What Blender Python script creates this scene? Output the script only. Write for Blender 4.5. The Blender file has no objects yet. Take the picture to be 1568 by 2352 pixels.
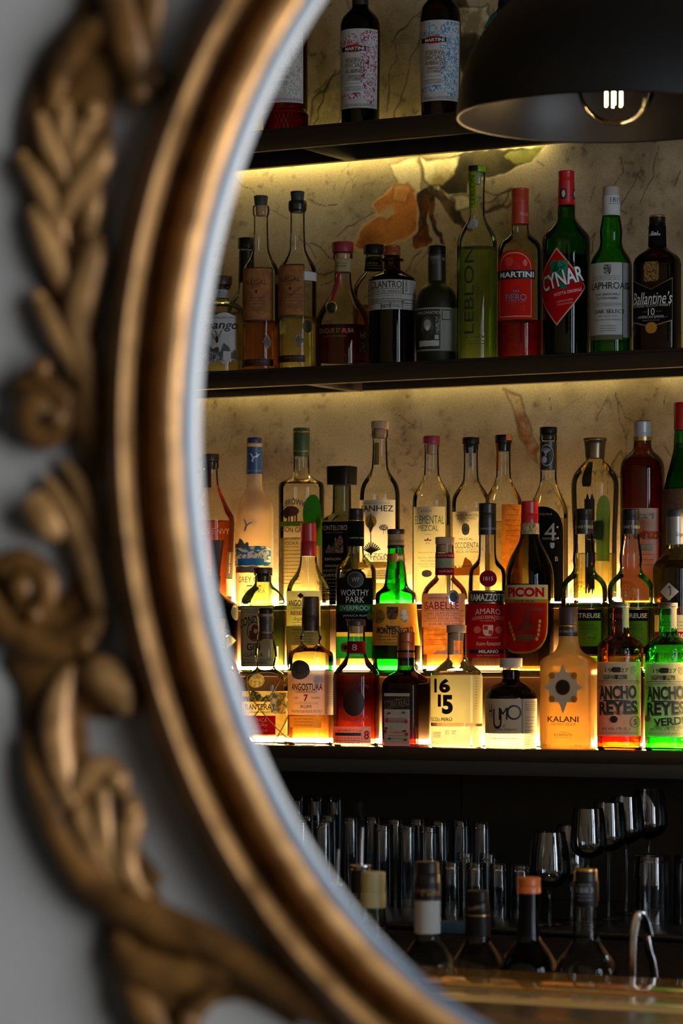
import bpy, bmesh, math, random
import numpy as np
from mathutils import Vector, Matrix

random.seed(7)
rng = np.random.RandomState(5)
SC = bpy.context.scene
COL = SC.collection

# ------------------------------------------------------------------ camera
W, H = 1568, 2352
F = 7400.0                 # focal length in pixels of the full frame
HZ, CX = 1510.0, 784.0     # horizon row and centre column
YAW = math.radians(29.07)
SN, CS = math.sin(YAW), math.cos(YAW)
FWD = Vector((-SN, CS, 0)); RGT = Vector((CS, SN, 0)); UP = Vector((0, 0, 1))
CAM = Vector((SN * 6.43, -CS * 6.43, 1.45))

cam_d = bpy.data.cameras.new('camera')
cam = bpy.data.objects.new('camera', cam_d)
COL.objects.link(cam)
cam.location = CAM
cam.rotation_euler = (math.pi / 2, 0, YAW)
cam_d.sensor_width = 36.0
cam_d.sensor_fit = 'AUTO'
cam_d.lens = F / H * 36.0
cam_d.shift_y = (HZ - H / 2) / H
cam_d.clip_start = 0.05
cam_d.dof.use_dof = True
cam_d.dof.focus_distance = 6.40
cam_d.dof.aperture_fstop = 8.6
SC.camera = cam

SC.view_settings.view_transform = 'Standard'
SC.view_settings.look = 'None'
SC.view_settings.exposure = 0.0
SC.view_settings.gamma = 1.0
SC.view_settings.use_curve_mapping = False
cy = SC.cycles
cy.use_denoising = True
cy.use_adaptive_sampling = True
cy.adaptive_threshold = 0.015
cy.max_bounces = 12
cy.diffuse_bounces = 3
cy.glossy_bounces = 5
cy.transmission_bounces = 10
cy.transparent_max_bounces = 40
cy.sample_clamp_indirect = 4.0
cy.sample_clamp_direct = 0.0
cy.caustics_reflective = False
cy.caustics_refractive = True
cy.blur_glossy = 0.5

world = bpy.data.worlds.new('world')
SC.world = world
world.use_nodes = True
world.node_tree.nodes['Background'].inputs[0].default_value = (0.55, 0.68, 0.9, 1)
world.node_tree.nodes['Background'].inputs[1].default_value = 0.02

# daylight through two windows in the right-hand wall, plus one added for glass highlights, LED strips: strengths
WIN_X = 4.6
WIN1 = dict(y=-5.1, z=1.66, w=1.25, h=1.9, power=140.0, col=(0.95, 0.97, 1.0))
WIN2 = dict(y=-2.15, z=1.58, w=0.85, h=2.35, power=78.0, col=(0.78, 0.88, 1.0))
WIN_ADDED = dict(y=-3.25, z=1.58, w=0.55, h=2.35, power=46.0, col=(0.78, 0.88, 1.0))  # added light, gives the glasses a second highlight streak
LED_SHELF = (13.0, 3.4)     # upper shelf, middle shelf
LED_TIER = 380.0
LED_SHELF_COL = (1.0, 0.80, 0.27)
LED_TIER_COL = (1.0, 0.66, 0.27)
for wn, wd in (('daylight_window_1', WIN1), ('daylight_window_2', WIN2), ('added_highlight_light', WIN_ADDED)):
    ld = bpy.data.lights.new(wn, 'AREA')
    ld.shape = 'RECTANGLE'; ld.size = wd['w']; ld.size_y = wd['h']
    ld.energy = wd['power']; ld.color = wd['col']
    lo = bpy.data.objects.new(wn, ld); COL.objects.link(lo)
    lo.location = (WIN_X + 0.14, wd['y'], wd['z'])
    # area light points along its local -Z: aim it along -X, height upwards
    lo.rotation_euler = (math.pi / 2, 0, math.pi / 2)


def ray(px, py):
    return FWD + RGT * ((px - CX) / F) + UP * ((HZ - py) / F)

def P(px, py, y):
    d = ray(px, py)
    t = (y - CAM.y) / d.y
    return CAM + d * t

def PD(px, py, D):
    return CAM + ray(px, py) * D

def DEP(px, y):
    return (y - CAM.y) / ray(px, HZ).y

def proj(v):
    d = Vector(v) - CAM
    D = d.dot(FWD)
    return CX + F * d.dot(RGT) / D, HZ - F * d.z / D

# ------------------------------------------------------------------ materials
def lin(c):
    if isinstance(c, str):
        c = c.lstrip('#')
        c = tuple(int(c[i:i + 2], 16) / 255 for i in (0, 2, 4))
        return tuple((x / 12.92 if x <= 0.04045 else ((x + 0.055) / 1.055) ** 2.4) for x in c)
    return tuple(c)

MATS = {}
def newmat(key):
    m = bpy.data.materials.new(key)
    m.use_nodes = True
    nt = m.node_tree
    for n in list(nt.nodes):
        nt.nodes.remove(n)
    out = nt.nodes.new('ShaderNodeOutputMaterial')
    return m, nt, out

def node(nt, typ, **kw):
    n = nt.nodes.new(typ)
    for k, v in kw.items():
        if k.startswith('i_'):
            n.inputs[k[2:].replace('_', ' ')].default_value = v
        elif k.startswith('n_'):
            n.inputs[int(k[2:])].default_value = v
        else:
            setattr(n, k, v)
    return n

def solid(col, rough=0.5, metal=0.0, spec=0.5, bump=0.0, bscale=80.0, var=0.0):
    key = ('solid', str(col), rough, metal, spec, bump, bscale, var)
    if key in MATS: return MATS[key]
    m, nt, out = newmat('surface')
    b = node(nt, 'ShaderNodeBsdfPrincipled')
    c = lin(col)
    b.inputs['Base Color'].default_value = (*c, 1)
    b.inputs['Roughness'].default_value = rough
    b.inputs['Metallic'].default_value = metal
    b.inputs['Specular IOR Level'].default_value = spec
    if bump or var:
        tc = node(nt, 'ShaderNodeTexCoord')
        nz = node(nt, 'ShaderNodeTexNoise', i_Scale=bscale, i_Detail=4.0)
        nt.links.new(tc.outputs['Object'], nz.inputs['Vector'])
        if bump:
            bp = node(nt, 'ShaderNodeBump', i_Strength=bump, i_Distance=0.002)
            nt.links.new(nz.outputs['Fac'], bp.inputs['Height'])
            nt.links.new(bp.outputs['Normal'], b.inputs['Normal'])
        if var:
            mx = node(nt, 'ShaderNodeMix', data_type='RGBA')
            mx.inputs['A'].default_value = (*[x * (1 - var) for x in c], 1)
            mx.inputs['B'].default_value = (*[min(1, x * (1 + var)) for x in c], 1)
            nt.links.new(nz.outputs['Fac'], mx.inputs['Factor'])
            nt.links.new(mx.outputs['Result'], b.inputs['Base Color'])
    nt.links.new(b.outputs[0], out.inputs[0])
    MATS[key] = m
    return m

def ink(col, rough=0.5):
    return solid(col, rough, 0.0, 0.3)

def foil(col, rough=0.3):
    return solid(col, rough, 0.85, 0.5)

def paper(col, trans=0.45, var=0.06):
    key = ('paper', str(col), trans, var)
    if key in MATS: return MATS[key]
    m, nt, out = newmat('label_paper')
    c = lin(col)
    tc = node(nt, 'ShaderNodeTexCoord')
    nz = node(nt, 'ShaderNodeTexNoise', i_Scale=60.0, i_Detail=5.0)
    nt.links.new(tc.outputs['Object'], nz.inputs['Vector'])
    mx = node(nt, 'ShaderNodeMix', data_type='RGBA')
    mx.inputs['A'].default_value = (*[x * (1 - var) for x in c], 1)
    mx.inputs['B'].default_value = (*[min(1, x * (1 + var)) for x in c], 1)
    nt.links.new(nz.outputs['Fac'], mx.inputs['Factor'])
    d = node(nt, 'ShaderNodeBsdfDiffuse')
    t = node(nt, 'ShaderNodeBsdfTranslucent')
    nt.links.new(mx.outputs['Result'], d.inputs['Color'])
    nt.links.new(mx.outputs['Result'], t.inputs['Color'])
    s = node(nt, 'ShaderNodeMixShader', n_0=trans)
    nt.links.new(d.outputs[0], s.inputs[1]); nt.links.new(t.outputs[0], s.inputs[2])
    nt.links.new(s.outputs[0], out.inputs[0])
    MATS[key] = m
    return m

def deco(ca, cb, scale=120.0, thr=0.5, trans=0.3, soft=0.06, stretch=(1, 1, 1)):
    """printed filigree: two inks broken up by a curly noise"""
    key = ('deco', str(ca), str(cb), scale, thr, trans, soft, stretch)
    if key in MATS: return MATS[key]
    m, nt, out = newmat('printed_filigree')
    tc = node(nt, 'ShaderNodeTexCoord')
    mp = node(nt, 'ShaderNodeMapping'); mp.inputs['Scale'].default_value = stretch
    nz = node(nt, 'ShaderNodeTexNoise', i_Scale=scale, i_Detail=3.0, i_Distortion=1.6)
    nt.links.new(tc.outputs['Object'], mp.inputs[0]); nt.links.new(mp.outputs[0], nz.inputs['Vector'])
    cr = node(nt, 'ShaderNodeValToRGB')
    cr.color_ramp.elements[0].position = max(0, thr - soft); cr.color_ramp.elements[1].position = min(1, thr + soft)
    cr.color_ramp.elements[0].color = (*lin(ca), 1); cr.color_ramp.elements[1].color = (*lin(cb), 1)
    nt.links.new(nz.outputs['Fac'], cr.inputs[0])
    d = node(nt, 'ShaderNodeBsdfDiffuse'); t = node(nt, 'ShaderNodeBsdfTranslucent')
    nt.links.new(cr.outputs[0], d.inputs['Color']); nt.links.new(cr.outputs[0], t.inputs['Color'])
    s = node(nt, 'ShaderNodeMixShader', n_0=trans)
    nt.links.new(d.outputs[0], s.inputs[1]); nt.links.new(t.outputs[0], s.inputs[2])
    nt.links.new(s.outputs[0], out.inputs[0])
    MATS[key] = m
    return m

def glass(tint=(0.95, 0.97, 0.93), edge=0.45, rough=0.02, refl=1.0, bump=0.0, bscale=60.0, ior=1.27):
    """thin-walled bottle glass: tinted see-through wall, mirror-like at grazing angles"""
    key = ('glass', tuple(tint), edge, rough, refl, bump, bscale, ior)
    if key in MATS: return MATS[key]
    m, nt, out = newmat('bottle_glass')
    lw = node(nt, 'ShaderNodeLayerWeight', i_Blend=0.5)
    cr = node(nt, 'ShaderNodeValToRGB')
    e = cr.color_ramp.elements
    e[0].position = 0.0; e[0].color = (*tint, 1)
    e[1].position = 1.0; e[1].color = (*[max(0.0, t * t * edge) for t in tint], 1)
    k = e.new(0.74); k.color = (*[t ** 1.3 for t in tint], 1)
    k = e.new(0.90); k.color = (*[t ** 1.6 * (0.5 + 0.5 * edge) for t in tint], 1)
    nt.links.new(lw.outputs['Facing'], cr.inputs[0])
    tr = node(nt, 'ShaderNodeBsdfTransparent')
    nt.links.new(cr.outputs[0], tr.inputs[0])
    gl = node(nt, 'ShaderNodeBsdfGlossy', i_Roughness=rough)
    gl.inputs['Color'].default_value = (refl, refl, refl, 1)
    fr = node(nt, 'ShaderNodeFresnel', i_IOR=ior)
    if bump:
        tc = node(nt, 'ShaderNodeTexCoord')
        nz = node(nt, 'ShaderNodeTexNoise', i_Scale=bscale, i_Detail=2.0)
        nt.links.new(tc.outputs['Object'], nz.inputs['Vector'])
        bp = node(nt, 'ShaderNodeBump', i_Strength=bump, i_Distance=0.003)
        nt.links.new(nz.outputs['Fac'], bp.inputs['Height'])
        for q in (gl, fr, lw):
            nt.links.new(bp.outputs['Normal'], q.inputs['Normal'])
    s = node(nt, 'ShaderNodeMixShader')
    nt.links.new(fr.outputs[0], s.inputs[0])
    nt.links.new(tr.outputs[0], s.inputs[1]); nt.links.new(gl.outputs[0], s.inputs[2])
    nt.links.new(s.outputs[0], out.inputs[0])
    MATS[key] = m
    return m

def liquid(col, refr=0.5, rough=0.0, ior=1.33, bump=0.0):
    """spirit in the bottle: partly bends the light behind it, partly lets it straight through"""
    key = ('liquid', tuple(col), refr, rough, ior, bump)
    if key in MATS: return MATS[key]
    m, nt, out = newmat('spirit')
    rf = node(nt, 'ShaderNodeBsdfRefraction', i_Roughness=rough, i_IOR=ior)
    c1 = [x ** 0.5 for x in col]
    rf.inputs['Color'].default_value = (*c1, 1)
    tr = node(nt, 'ShaderNodeBsdfTransparent'); tr.inputs[0].default_value = (*c1, 1)
    if bump:
        tc = node(nt, 'ShaderNodeTexCoord')
        nz = node(nt, 'ShaderNodeTexNoise', i_Scale=70.0, i_Detail=2.0)
        nt.links.new(tc.outputs['Object'], nz.inputs['Vector'])
        bp = node(nt, 'ShaderNodeBump', i_Strength=bump, i_Distance=0.004)
        nt.links.new(nz.outputs['Fac'], bp.inputs['Height'])
        nt.links.new(bp.outputs['Normal'], rf.inputs['Normal'])
    s = node(nt, 'ShaderNodeMixShader', n_0=refr)
    nt.links.new(tr.outputs[0], s.inputs[1]); nt.links.new(rf.outputs[0], s.inputs[2])
    nt.links.new(s.outputs[0], out.inputs[0])
    MATS[key] = m
    return m

def frosted(col, trans=0.6, through=0.25, rough=0.4, spec=0.25):
    """frosted or milky glass"""
    key = ('frost', str(col), trans, through, rough)
    if key in MATS: return MATS[key]
    m, nt, out = newmat('frosted_glass')
    c = lin(col)
    d = node(nt, 'ShaderNodeBsdfDiffuse'); d.inputs[0].default_value = (*c, 1)
    t = node(nt, 'ShaderNodeBsdfTranslucent'); t.inputs[0].default_value = (*c, 1)
    p = node(nt, 'ShaderNodeBsdfTransparent'); p.inputs[0].default_value = (*c, 1)
    g = node(nt, 'ShaderNodeBsdfGlossy', i_Roughness=rough)
    s = node(nt, 'ShaderNodeMixShader', n_0=trans)
    s2 = node(nt, 'ShaderNodeMixShader', n_0=through)
    s3 = node(nt, 'ShaderNodeMixShader')
    fr = node(nt, 'ShaderNodeFresnel', i_IOR=1.3)
    nt.links.new(d.outputs[0], s.inputs[1]); nt.links.new(t.outputs[0], s.inputs[2])
    nt.links.new(s.outputs[0], s2.inputs[1]); nt.links.new(p.outputs[0], s2.inputs[2])
    nt.links.new(fr.outputs[0], s3.inputs[0])
    nt.links.new(s2.outputs[0], s3.inputs[1]); nt.links.new(g.outputs[0], s3.inputs[2])
    nt.links.new(s3.outputs[0], out.inputs[0])
    MATS[key] = m
    return m

def emit(col, strength):
    key = ('emit', tuple(col), strength)
    if key in MATS: return MATS[key]
    m, nt, out = newmat('lit')
    e = node(nt, 'ShaderNodeEmission'); e.inputs[0].default_value = (*col, 1); e.inputs[1].default_value = strength
    nt.links.new(e.outputs[0], out.inputs[0])
    MATS[key] = m
    return m

# ------------------------------------------------------------------ mesh helpers
class MB:
    """collects vertices, faces and material slots of ONE mesh"""
    def __init__(self):
        self.v = []; self.f = []; self.m = []; self.s = []; self.mats = []
    def slot(self, mat):
        if mat not in self.mats: self.mats.append(mat)
        return self.mats.index(mat)
    def add(self, verts, faces, mat, smooth=True):
        o = len(self.v); k = self.slot(mat)
        self.v.extend([tuple(p) for p in verts])
        for f in faces:
            self.f.append(tuple(i + o for i in f)); self.m.append(k); self.s.append(smooth)
    def box(self, x0, x1, y0, y1, z0, z1, mat, bev=0.0):
        b = min(bev, abs(x1 - x0) / 2.01, abs(y1 - y0) / 2.01, abs(z1 - z0) / 2.01)
        if b <= 0:
            v = [(x, y, z) for x in (x0, x1) for y in (y0, y1) for z in (z0, z1)]
            f = [(0, 1, 3, 2), (4, 6, 7, 5), (0, 4, 5, 1), (2, 3, 7, 6), (0, 2, 6, 4), (1, 5, 7, 3)]
            self.add(v, f, mat, False)
        else:
            bm = bmesh.new()
            bmesh.ops.create_cube(bm, size=1.0)
            for q in bm.verts:
                q.co = Vector(((x0 + x1) / 2 + q.co.x * (x1 - x0), (y0 + y1) / 2 + q.co.y * (y1 - y0), (z0 + z1) / 2 + q.co.z * (z1 - z0)))
            bmesh.ops.bevel(bm, geom=list(bm.edges), offset=b, segments=2, affect='EDGES', profile=0.5)
            bm.verts.index_update()
            self.add([q.co[:] for q in bm.verts], [[q.index for q in f.verts] for f in bm.faces], mat, False)
            bm.free()
    def lathe(self, prof, mat, n=40, cx=0, cy=0, cap0=True, cap1=True, ripple=None):
        """prof: [(z, r)] bottom to top"""
        v = []; f = []
        for z, r in prof:
            for i in range(n):
                a = 2 * math.pi * i / n
                rr = r * (1 + (ripple(i, n) if ripple else 0))
                v.append((cx + rr * math.sin(a), cy - rr * math.cos(a), z))
        for j in range(len(prof) - 1):
            for i in range(n):
                a = j * n + i; b = j * n + (i + 1) % n
                f.append((a, b, b + n, a + n))
        if cap0: f.append(tuple(range(n - 1, -1, -1)))
        if cap1: f.append(tuple(range((len(prof) - 1) * n, len(prof) * n)))
        self.add(v, f, mat)
    def tube(self, pts, rad, mat, n=12, flat=None, caps=True):
        """sweep: pts list of Vector, rad list or float; flat=(normal, k) squashes along normal"""
        pts = [Vector(p) for p in pts]
        m = len(pts)
        rads = rad if hasattr(rad, '__len__') else [rad] * m
        v = []; f = []
        up = Vector((0.0, -1.0, 0.0)) if flat else None
        prev = None
        for i, p in enumerate(pts):
            t = (pts[min(i + 1, m - 1)] - pts[max(i - 1, 0)])
            if t.length < 1e-9: t = Vector((0, 0, 1))
            t.normalize()
            if up is not None:
                a = up - t * up.dot(t); a.normalize()
            else:
                if prev is None:
                    a = Vector((0, 0, 1)) if abs(t.z) < 0.9 else Vector((1, 0, 0))
                else: a = prev
                a = a - t * a.dot(t); a.normalize(); prev = a
            b = t.cross(a)
            k = flat if flat else 1.0
            for j in range(n):
                q = 2 * math.pi * j / n
                v.append(p + a * (math.cos(q) * rads[i] * k) + b * (math.sin(q) * rads[i]))
        for i in range(m - 1):
            for j in range(n):
                a = i * n + j; b = i * n + (j + 1) % n
                f.append((a, b, b + n, a + n))
        if caps:
            f.append(tuple(range(n - 1, -1, -1))); f.append(tuple(range((m - 1) * n, m * n)))
        self.add(v, f, mat)
    def sphere(self, c, r, mat, sx=1, sy=1, sz=1, n=20, m=12):
        prof = []
        v = []; f = []
        for j in range(m + 1):
            th = math.pi * j / m
            for i in range(n):
                a = 2 * math.pi * i / n
                v.append((c[0] + r * sx * math.sin(th) * math.cos(a), c[1] + r * sy * math.sin(th) * math.sin(a), c[2] - r * sz * math.cos(th)))
        for j in range(m):
            for i in range(n):
                a = j * n + i; b = j * n + (i + 1) % n
                f.append((a, b, b + n, a + n))
        self.add(v, f, mat)
    def build(self, name, parent=None, auto=40, loc=None):
        me = bpy.data.meshes.new(name)
        me.from_pydata(self.v, [], self.f)
        for mt in self.mats: me.materials.append(mt)
        me.polygons.foreach_set('material_index', self.m)
        me.polygons.foreach_set('use_smooth', self.s)
        me.update()
        bm = bmesh.new(); bm.from_mesh(me)
        bmesh.ops.remove_doubles(bm, verts=bm.verts, dist=1e-6)
        bm.to_mesh(me); bm.free()
        if auto:
            try: me.set_sharp_from_angle(angle=math.radians(auto))
            except Exception: pass
        o = bpy.data.objects.new(name, me)
        COL.objects.link(o)
        if parent is not None: o.parent = parent
        if loc is not None: o.location = loc
        return o

def thing(name, label, cat, loc=(0, 0, 0), rz=0.0, group=None):
    o = bpy.data.objects.new(name, None)
    o.empty_display_size = 0.02
    COL.objects.link(o)
    o.location = loc; o.rotation_euler = (0, 0, rz)
    tag(o, label, cat, group)
    return o

def tag(o, label, cat, group=None):
    o['label'] = label; o['category'] = cat
    if group: o['group'] = group
    return o

def struct(o):
    o['kind'] = 'structure'
    return o

def catmull(pts, k=6):
    """smooth polyline through tuples"""
    pts = [np.array(p, float) for p in pts]
    out = []
    n = len(pts)
    for i in range(n - 1):
        p0 = pts[max(i - 1, 0)]; p1 = pts[i]; p2 = pts[i + 1]; p3 = pts[min(i + 2, n - 1)]
        for j in range(k):
            t = j / k
            out.append(0.5 * ((2 * p1) + (-p0 + p2) * t + (2 * p0 - 5 * p1 + 4 * p2 - p3) * t * t + (-p0 + 3 * p1 - 3 * p2 + p3) * t ** 3))
    out.append(pts[-1])
    return out

def pchip(xs, ys, xq):
    xs = np.array(xs, float); ys = np.array(ys, float)
    h = np.diff(xs); d = np.diff(ys) / h
    m = np.zeros(len(xs))
    for i in range(1, len(xs) - 1):
        if d[i - 1] * d[i] > 0:
            w1 = 2 * h[i] + h[i - 1]; w2 = h[i] + 2 * h[i - 1]
            m[i] = (w1 + w2) / (w1 / d[i - 1] + w2 / d[i])
    m[0] = d[0]; m[-1] = d[-1]
    i = np.clip(np.searchsorted(xs, xq, side='right') - 1, 0, len(xs) - 2)
    t = (xq - xs[i]) / h[i]
    return ((1 + 2 * t) * (1 - t) ** 2) * ys[i] + t * (1 - t) ** 2 * h[i] * m[i] + t * t * (3 - 2 * t) * ys[i + 1] + t * t * (t - 1) * h[i] * m[i + 1]

# ------------------------------------------------------------------ lettering
TXT = {}
def text_geo(s, bold=0.0, shear=0.0):
    key = (s, bold, shear)
    if key in TXT: return TXT[key]
    cu = bpy.data.curves.new('lettering', 'FONT')
    cu.body = s; cu.resolution_u = 5 if len(s) <= 2 else 3; cu.offset = bold; cu.shear = shear
    ob = bpy.data.objects.new('lettering', cu)
    COL.objects.link(ob)
    bpy.context.view_layer.update()
    dg = bpy.context.evaluated_depsgraph_get()
    me = bpy.data.meshes.new_from_object(ob.evaluated_get(dg))
    v = np.array([q.co[:2] for q in me.vertices]) if len(me.vertices) else np.zeros((0, 2))
    f = [tuple(p.vertices) for p in me.polygons]
    bpy.data.objects.remove(ob); bpy.data.curves.remove(cu); bpy.data.meshes.remove(me)
    if len(v):
        lo = v.min(0); hi = v.max(0)
        v = (v - (lo + hi) / 2) / np.maximum(hi - lo, 1e-6)
    TXT[key] = (v, f)
    return TXT[key]

class R:      # flat printed patch on the label
    def __init__(self, x0, x1, y0, y1, mat, shape='rect', off=0):
        self.__dict__.update(locals())
class T:      # lettering; h, w in photo pixels measured along the surface
    def __init__(self, text, x, y, h, w, mat, rot=0.0, bold=0.0, shear=0.0, arch=0.0):
        self.__dict__.update(locals())
class LN:     # rows of very small print
    def __init__(self, x0, x1, y0, y1, n, mat):
        self.__dict__.update(locals())

def shape_fn(shape):
    if shape == 'rect': return lambda x: (0.0, 1.0)
    if shape == 'ellipse': return lambda x: (0.5 - 0.5 * math.sqrt(max(0, 1 - x * x)), 0.5 + 0.5 * math.sqrt(max(0, 1 - x * x)))
    if shape == 'diamond': return lambda x: (0.5 * abs(x), 1 - 0.5 * abs(x))
    if shape == 'arch': return lambda x: (0.0, 0.72 + 0.28 * math.sqrt(max(0, 1 - abs(x) ** 2.4)))
    if shape == 'shield': return lambda x: (0.42 - 0.42 * math.sqrt(max(0, 1 - abs(x) ** 2.6)), 1.0)
    if shape == 'chevron': return lambda x: (0.12 * (1 - abs(x)) * -1 + 0.12, 0.78 + 0.22 * abs(x))
    if shape == 'torn': return lambda x: (0.03 * math.sin(9 * x) + 0.02 * math.sin(23 * x) + 0.04, 1 - 0.03 - 0.03 * math.sin(7 * x + 1))
    if shape == 'hill': return lambda x: (0.0, max(0.12, 0.55 + 0.25 * math.sin(3.1 * x + 0.8) + 0.18 * math.sin(7.7 * x) + 0.07 * math.sin(17 * x)))
    if shape == 'wedge': return lambda x: (0.0, (x + 1) / 2)
    if shape == 'cornerless': return lambda x: (0.0 if x < 0.55 else (x - 0.55) / 0.45 * 0.1, 1.0)
    if shape == 'roundrect': return lambda x: (0.18 - 0.18 * math.sqrt(max(0, 1 - abs(x) ** 8)), 0.82 + 0.18 * math.sqrt(max(0, 1 - abs(x) ** 8)))
    return lambda x: (0.0, 1.0)

# ------------------------------------------------------------------ bottle builder
class Bottle:
    def __init__(self, name, label, group, x, row, zb, prof, gl, liq=None, caps=(), bands=(), labels=(),
                 sq=None, cat='bottle', n=44, rz=None, foot=8):
        self.s = F / DEP(x, row)
        p = P(x, HZ, row)
        self.py0 = prof[0][0]
        self.root = thing(name, label, cat, (p.x, row, zb), 0.0, group)
        v = CAM - Vector((p.x, row, 0))
        self.ca = math.atan2(v.x, -v.y)        # direction of the viewer seen from the bottle
        self.sq = sq
        pz = np.array([(self.py0 - q[0]) / self.s for q in prof]); pr = np.array([q[1] / self.s for q in prof])
        self.pz, self.pr = pz, pr
        self.rmax = pr.max()
        self.rneck = pr[-1]
        self.top = pz[-1]
        N = 46
        zs = np.linspace(0, self.top, N)
        zs = np.unique(np.concatenate([zs, pz]).round(6))
        self.zs = zs[np.concatenate([[True], np.diff(zs) > 2e-4])]
        self.n = 72 if sq else n
        body = MB()
        self.loft(body, self.zs, 0.0, gl)
        o = body.build('glass_body', self.root)
        if liq:
            lv, lm = liq
            z1 = self.z(lv)
            z0 = foot / self.s
            lz = [z for z in self.zs if z0 < z < z1]
            lz = [z0] + lz + [z1]
            lb = MB(); self.loft(lb, lz, -0.0024, lm); lb.build('liquid', self.root)
        for c in caps: self.cap(*c)
        for b in bands: self.band(*b)
        for i, l in enumerate(labels): self.label(l)

    def z(self, py): return (self.py0 - py) / self.s

    def ring(self, z):
        r = float(pchip(self.pz, self.pr, np.array([min(max(z, 0), self.top)]))[0])
        if not self.sq: return r, r, 2.0
        n, dr = self.sq
        b = (r - self.rneck * 1.02) / max(1e-6, self.rmax - self.rneck * 1.02)
        b = min(1, max(0, b)); b = b * b * (3 - 2 * b)
        kx = 1.04 / (CS + dr * SN)
        return r * (1 - b + b * kx), r * (1 - b + b * kx * dr), 2 + (n - 2) * b

    def pt(self, a, z, off=0.0):
        rx, ry, n = self.ring(z)
        rx += off; ry += off
        sa, ca = math.sin(a), math.cos(a)
        if n == 2.0 and rx == ry: return Vector((rx * sa, -rx * ca, z))
        r = (abs(sa / rx) ** n + abs(ca / ry) ** n) ** (-1.0 / n)
        return Vector((r * sa, -r * ca, z))

    def loft(self, mb, zs, off, mat):
        n = self.n; v = []; f = []
        for z in zs:
            for i in range(n):
                a = 2 * math.pi * (i + 0.5) / n
                v.append(self.pt(a, z, off))
        for j in range(len(zs) - 1):
            for i in range(n):
                a = j * n + i; b = j * n + (i + 1) % n
                f.append((a, b, b + n, a + n))
        f.append(tuple(range(n - 1, -1, -1))); f.append(tuple(range((len(zs) - 1) * n, len(zs) * n)))
        mb.add(v, f, mat)

    def cap(self, y0, y1, h0, h1, mat, style='plain', name='cap', nsq=None):
        z0, z1 = self.z(y0), self.z(y1); r0, r1 = h0 / self.s, h1 / self.s
        hgt = z1 - z0; bv = min(0.0016, hgt * 0.2)
        pr = [(z0, r0 * 0.93), (z0 + bv * 0.4, r0)]
        if style == 'screw':
            k = max(2, int(hgt * 0.45 / 0.003))
            zz = z0 + hgt * 0.42
            pr += [(zz, r0 + (r1 - r0) * 0.42)]
            for i in range(k):
                a = zz + (z1 - bv - zz) * (i + 0.3) / k; b = zz + (z1 - bv - zz) * (i + 0.8) / k
                pr += [(a, r1 * 0.96), (b, r1 * 1.0)]
        elif style == 'flare':
            pr += [(z0 + hgt * t, r0 + (r1 - r0) * t ** 2.2) for t in (0.25, 0.5, 0.7, 0.85)] + [(z0 + hgt * 0.88, r1 * 1.0)]
        pr += [(z1 - bv, r1), (z1 - bv * 0.3, r1 - bv * 0.4), (z1, r1 - bv * 1.2)]
        mb = MB()
        if nsq:
            v = []; f = []; n = 40
            for z, r in pr:
                for i in range(n):
                    a = 2 * math.pi * (i + .5) / n; sa, ca = math.sin(a), math.cos(a)
                    rr = r / (CS + SN) * 1.06 * (abs(sa) ** nsq + abs(ca) ** nsq) ** (-1.0 / nsq)
                    v.append((rr * sa, -rr * ca, z))
            for j in range(len(pr) - 1):
                for i in range(n):
                    a = j * n + i; b = j * n + (i + 1) % n
                    f.append((a, b, b + n, a + n))
            f.append(tuple(range(n - 1, -1, -1))); f.append(tuple(range((len(pr) - 1) * n, len(pr) * n)))
            mb.add(v, f, mat)
        else:
            rip = (lambda i, n: 0.012 * (i % 2)) if style == 'knurl' else None
            mb.lathe(pr, mat, n=64 if style == 'knurl' else 36, ripple=rip)
        return mb.build(name, self.root)

    def band(self, y0, y1, mat, off=0.0006, name='neck_band', texts=()):
        z0, z1 = self.z(y0), self.z(y1)
        zs = [z0, z0 + 1e-4] + [z for z in self.zs if z0 + 3e-4 < z < z1 - 3e-4] + [z1 - 1e-4, z1]
        mb = MB(); self.loft(mb, zs, off, mat)
        self.elements(mb, texts, off + 0.0001)
        return mb.build(name, self.root)

    def ang(self, x, zm):
        """label coordinate -> angle round the bottle. round: fraction of the half width as seen; square: arc in px from the front's middle"""
        if not self.sq:
            c = max(-1, min(1, x)); e = x - c
            return self.ca + math.asin(c) + e
        tb = self.table(zm)
        return float(np.interp(x / self.s, tb[1], tb[0]))

    def table(self, zm):
        key = round(zm, 4)
        if not hasattr(self, '_tb'): self._tb = {}
        if key not in self._tb:
            a = np.linspace(-2.6, 2.6, 500)
            p = np.array([self.pt(t, zm)[:2] for t in a])
            d = np.concatenate([[0], np.cumsum(np.hypot(*np.diff(p, axis=0).T))])
            d -= np.interp(0, a, d)
            self._tb[key] = (a, d)
        return self._tb[key]

    def arc2ang(self, a0, u, zm):
        """move u metres along the surface from angle a0"""
        if not self.sq:
            return a0 + u / max(1e-4, self.ring(zm)[0])
        a, d = self.table(zm)
        return np.interp(np.interp(a0, a, d) + u, d, a)

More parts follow.
